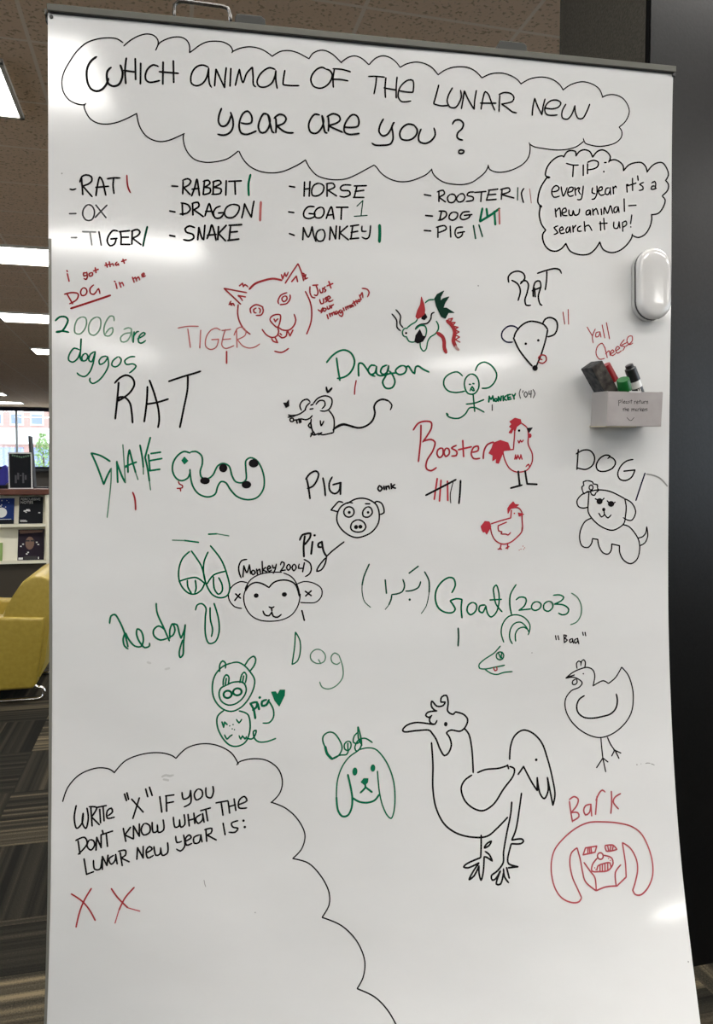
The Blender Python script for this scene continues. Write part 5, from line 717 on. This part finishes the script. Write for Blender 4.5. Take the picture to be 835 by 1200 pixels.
('note_lettering', 'black slanted capitals asking to write an X', [('k', 2.06, '349,9215,326,9048,360,8913,424,8978,438,9112;438,9112,430,8978,474,8909,504,9042,485,9177;534,9175,554,8940;511,9193,608,9180,545,9058;545,9058,644,8954;647,9155,660,8977;608,9180,727,9202;689,9187,705,9002;753,9067,810,9116,793,9166,745,9135,747,9034,837,9048;958,9345,986,9260;990,9360,1011,9276;1051,9275,1201,9102;1148,9288,1072,9023;1227,9402,1255,9301;1275,9424,1311,9316;1409,9296,1440,9094;1491,9293,1502,9102;1484,9303,1589,9313;1500,9209,1585,9223;1693,9343,1715,9252,1787,9283,1801,9366;1801,9366,1806,9199,1725,9152;1900,9379,1852,9314,1880,9236,1952,9277,1950,9354,1900,9379;1999,9392,2012,9275,2068,9256,2099,9339,2088,9406;379,8744,405,8575;347,8752,459,8792,494,8707,383,8569;525,8756,494,8673,544,8621,591,8687,574,8745,525,8756;609,8619,615,8787;615,8787,674,8651;674,8651,670,8819;685,8875,696,8835;670,8819,815,8864;735,8840,755,8665;952,8894,988,8725;1043,8907,973,8809;973,8809,1079,8756;1086,8756,1081,8923;1081,8923,1160,8787;1160,8787,1156,8947;1221,8952,1181,8870,1215,8802,1290,8833,1287,8923,1221,8952;1319,8965,1339,8831,1388,8846,1386,8930;1386,8930,1405,8829,1469,8860,1459,8994;1590,9023,1617,8889,1666,8904,1670,8987;1670,8987,1692,8887,1738,8918,1727,9052;1777,9050,1798,8900;1852,9064,1869,8931;1785,8973,1861,8991;1942,9045,1877,8997,1912,8929,1967,8977,1965,9054;1965,9054,1988,8944;1940,9094,2062,9124;2006,9099,2034,8959;2136,9188,2285,9209;2203,9185,2230,9025;2292,9199,2316,9049;2368,9230,2395,9080;2304,9132,2386,9153;2420,9152,2535,9201,2500,9258,2435,9211,2437,9111,2537,9108;459,8506,496,8303;496,8303,583,8335;580,8486,599,8368,664,8366,687,8500;697,8366,693,8533;693,8533,754,8414;754,8414,764,8548;839,8546,775,8497,810,8430,857,8478,862,8555;862,8555,885,8434;920,8577,951,8409;894,8594,985,8608,987,8542,929,8510;929,8510,1038,8457;1136,8488,1141,8637;1141,8637,1217,8502;1217,8502,1213,8652;1255,8567,1329,8615,1295,8649,1254,8601,1277,8500,1348,8532;1351,8648,1381,8531,1430,8546,1437,8629;1437,8629,1463,8529,1528,8560,1524,8693;1627,8772,1646,8689,1705,8704;1728,8786,1746,8636,1692,8578,1642,8606;1754,8702,1828,8750,1801,8784,1753,8736,1772,8652,1838,8673;1933,8780,1862,8749,1871,8673,1930,8681,1950,8779;1950,8779,1969,8689;2014,8843,2029,8694;1997,8844,2090,8858,2082,8798,2026,8777;2026,8777,2151,8707;2234,8919,2265,8770;2426,8946,2343,8916,2362,8866,2429,8847,2397,8799,2314,8801;C:2499,8944,17,17;C:2518,8861,17,17')]),
('handwriting', 'two red crosses under the note', [('r', 1.94, '305,8048,446,7951,548,7832,624,7697;563,8117,478,7967,417,7800,379,7608;819,8112,905,7993,1042,7858;1115,8122,1004,7992,927,7827'),
  ('r3', 1.37, '1042,7858,1199,7813;927,7827,884,7661')]),
('ink_smudge', 'stray grey marks on the bare lower part', [('s2', 2.51, '1433,9555,1477,9576,1532,9563,1575,9573;1456,9521,1511,9508;1226,11058,1258,11046;1454,10962,1497,10972'),
  ('sm', 0.91, '2013,8199,2026,8144,2039,8111;C:2697,7778,8,8;C:161,17217,9,10;C:8318,7211,9,9;C:5546,16044,10,10;C:6380,11037,9,7')]),
]
for i, (nm, lb, grp) in enumerate(MARKS):
    q = MB(); ms = []
    for j, (ik, wd, data) in enumerate(grp):
        if INK[ik] not in ms: ms.append(INK[ik])
        strokes(q.bm, data, wd/1000*1.12, bp, ms.index(INK[ik]), .0003+.00004*(i % 5)+.00003*j)
    lab(q.build(nm, ms, wb, normals=False), lb)

# ------------------------------------------------------------------ oval eraser stuck on the board
def stadium(w_, h_, k=14):
    r = w_/2; o = []
    for j in range(k+1): a = math.pi*j/k; o.append((r*math.cos(a), h_/2-r+r*math.sin(a)))
    for j in range(k+1): a = math.pi+math.pi*j/k; o.append((r*math.cos(a), -h_/2+r+r*math.sin(a)))
    return o
def loft(q, rings):
    R = [[q.bm.verts.new(p) for p in r] for r in rings]
    for A, B in zip(R, R[1:]):
        for k in range(len(A)): q.bm.faces.new((A[k], A[(k+1) % len(A)], B[(k+1) % len(A)], B[k]))
    q.bm.faces.new(R[0][::-1]); q.bm.faces.new(R[-1])
ue, ze = 0.8005, 1.6112; EM = bmat(ue, ze, .0011)
er = empty('whiteboard_eraser', EM.translation, 'glossy white oval eraser stuck to the board right of the word RAT', 'eraser')
EW, EH = .0505, .0985
def ring(sc, n_, mt): return [mt @ Vector((x, y, n_)) for x, y in stadium(EW-2*sc, EH-2*sc)]
q = MB(); loft(q, [ring(.002, 0, EM), ring(.0006, .002, EM), ring(.0004, .0095, EM), ring(.0014, .0106, EM)]); q.build('base', M['plastic_b'], er, smooth='auto')
q = MB(); loft(q, [ring(.0001, .0104, EM), ring(.0001, .0130, EM)]); q.build('seam', M['black'], er)
q = MB(); loft(q, [ring(.0016, .0122, EM), ring(.0004, .0135, EM), ring(.0002, .0165, EM), ring(.0012, .0200, EM), ring(.0032, .0224, EM), ring(.0058, .0237, EM), ring(.0090, .0243, EM), ring(.0095, .0244, EM), ring(.016, .0249, EM), ring(.021, .0250, EM)]); q.build('cap', M['plastic'], er, smooth='auto')

# ------------------------------------------------------------------ marker box and what it holds
BXW, BXH, BXD = .0780, .0462, .0470
ub, zb = 0.7192, 1.4159                              # lower left back corner on the sheet
XM = bmat(ub, zb, .0012) @ Matrix.Rotation(math.radians(5.6), 4, 'X')   # sags forward a little
bx = empty('marker_box', XM.translation, 'small grey taped card box on the board with a handwritten label', 'box')
q = MB(); T = .0012
q.box((0, 0, 0), (BXW, T, BXD), XM); q.box((0, T, 0), (BXW, BXH, T), XM); q.box((0, T, T), (T, BXH, BXD-T), XM); q.box((BXW-T, T, T), (BXW, BXH, BXD-T), XM); q.box((0, T, BXD-T), (BXW, BXH-.001, BXD), XM)
q.build('box_body', M['card'], bx)
q = MB(); q.box((-.002, -.0012, 0), (BXW*.55, .0, BXD*.98), XM); q.build('raw_flap', M['card_edge'], bx)
fl = MB(); fl.box((.0008, .0008, BXD), (BXW-.0006, BXH-.0004, BXD+.0005), XM); fo = fl.build('front_label', M['paper'], bx)
tb = MB(); tb.box((.030, BXH-.0015, BXD+.0006), (.046, BXH+.0006, BXD+.0012), XM); tb.build('tape', M['plastic'], bx)
def boxput(u, z, o): return XM @ Vector((u, z, BXD+.0006+o))
# crop units: front face 312..780 by 360..645 -> box units
def LB(st):
    out = []
    for s in st.strip().split('\n'):
        p = [tuple(map(float, t_.split(','))) for t_ in s.split()]
        out.append(','.join('%d,%d' % ((x-308)/470*BXW*1e4, (648-y)/288*BXH*1e4) for x, y in p))
    return ';'.join(out)
txt = '''400,435 403,478
400,440 415,432 420,445 404,455
430,425 432,458
442,450 455,446 452,438 442,445 445,458 457,455
475,442 463,445 465,458 476,452 478,460
495,438 485,442 494,450 484,458
508,428 508,458
500,438 516,436
536,440 537,460
536,446 544,438 549,441
555,450 568,446 562,437 554,446 558,460 570,455
582,428 582,458
575,440 592,436
597,440 598,456 608,454 610,438 612,458
620,440 621,458
620,446 628,437 634,440
638,440 639,460
639,445 648,437 652,460
445,498 445,522
438,505 454,502
458,492 460,522
460,510 470,503 472,520
478,512 490,508 484,500 477,508 482,522 492,517
515,500 516,522
516,508 526,500 528,520
528,508 538,500 541,520
560,502 548,506 551,520 560,514 562,522
568,502 570,522
569,508 577,500 582,503
588,492 590,522
604,498 590,510
590,510 606,520
608,512 622,508 616,499 607,508 612,522 624,517
628,502 630,520
629,508 636,500
650,498 638,502 650,510 640,520
478,575 490,588 508,600 522,594 538,574'''
q = MB(); strokes(q.bm, LB(txt), .0007, boxput, 0, .0001); lab(q.build('label_lettering', INK['k'], bx, normals=False), 'please return the markers and a smile')
def marker(base, axis, m, label, cap_len=.022, rr=.0078, length=.075, hollow=False, nub=False, band=False):
    B0 = XM @ Vector(base); R3 = XM.to_3x3(); ax = (R3 @ Vector(axis)).normalized()
    t = empty('dry_erase_marker', B0, label, 'marker', 'markers in the box')
    top = B0+ax*length; c0 = top-ax*cap_len
    MB().tube([B0, B0+ax*.002, c0+ax*.002], [rr*.85, rr*.93, rr*.93], 20).build('barrel', M['barrel'], t, smooth='auto')
    if nub: P_ = [c0, c0+ax*.001, top-ax*.0055, top-ax*.0045, top-ax*.0005, top]; R_ = [rr, rr*1.02, rr*.97, rr*.72, rr*.68, rr*.55]
    else: P_ = [c0, c0+ax*.001, top-ax*.001, top]; R_ = [rr, rr*1.02, rr*.95, rr*.92]
    if hollow: P_ += [top-ax*.0005, top-ax*.006, top-ax*.0065]; R_ = R_[:-1]+[rr*.88, rr*.76, rr*.66, rr*.1]
    MB().tube(P_, R_, 24).build('cap', m, t, smooth='auto')
    if band:
        MB().tube([c0-ax*.010, c0-ax*.024], [rr*.945]*2, 20, caps=False).build('printed_band', M['black'], t, smooth=True)
        wv = MB(); side = (R3 @ Vector((0, 0, 1))); side = (side-ax*side.dot(ax)).normalized(); ot = ax.cross(side)
        for k in (-1, 0): 
            cdir = (side+ot*(.35*k-.05)).normalized(); p0 = c0-ax*.011+cdir*rr*.96; p1 = c0-ax*.022+cdir*rr*.96; o2 = ax.cross(cdir)*.0007
            wv.quad(p0-o2, p0+o2, p1+o2, p1-o2)
        wv.build('band_lettering', M['white'], t)
    return t
marker((0.0499, 0.0208, 0.0120), (-0.5657, 0.8140, 0.1320), M['redcap'], 'red capped marker leaning left beside the felt block', cap_len=.026, rr=.0068, length=0.0758)
marker((0.0465, 0.0090, 0.0220), (-0.3987, 0.8414, 0.3648), M['greencap'], 'green capped marker with a hollow cap end, in the middle', cap_len=.017, rr=.0088, length=0.0630, hollow=True)
marker((0.0709, 0.0163, 0.0200), (-0.4560, 0.8800, 0.1329), M['black'], 'black capped marker standing tallest at the right in the box', cap_len=.0235, rr=.0078, length=0.0753, nub=True, band=True)
# felt block leaning out of the box
FA, FE, FG = Vector((-0.5598, 0.8274, 0.0450)), Vector((-0.0506, 0.0200, -0.9985)), Vector((0.8271, 0.5612, -0.0307))
FO = Vector((0.0157, 0.0258, 0.0317))
FM = XM @ Matrix(((FE.x, FG.x, FA.x, FO.x), (FE.y, FG.y, FA.y, FO.y), (FE.z, FG.z, FA.z, FO.z), (0, 0, 0, 1)))
fb = empty('felt_eraser', FM.translation, 'dark grey felt eraser block leaning left out of the marker box', 'eraser')
MB().box((0, 0, 0), (0.0302, 0.0186, 0.0620), FM, bevel=.0015).build('felt_pad', M['felt'], fb)
MB().box((-.0004, .0006, .0006), (.0012, 0.0180, 0.0614), FM).build('backing', M['felt_b'], fb)
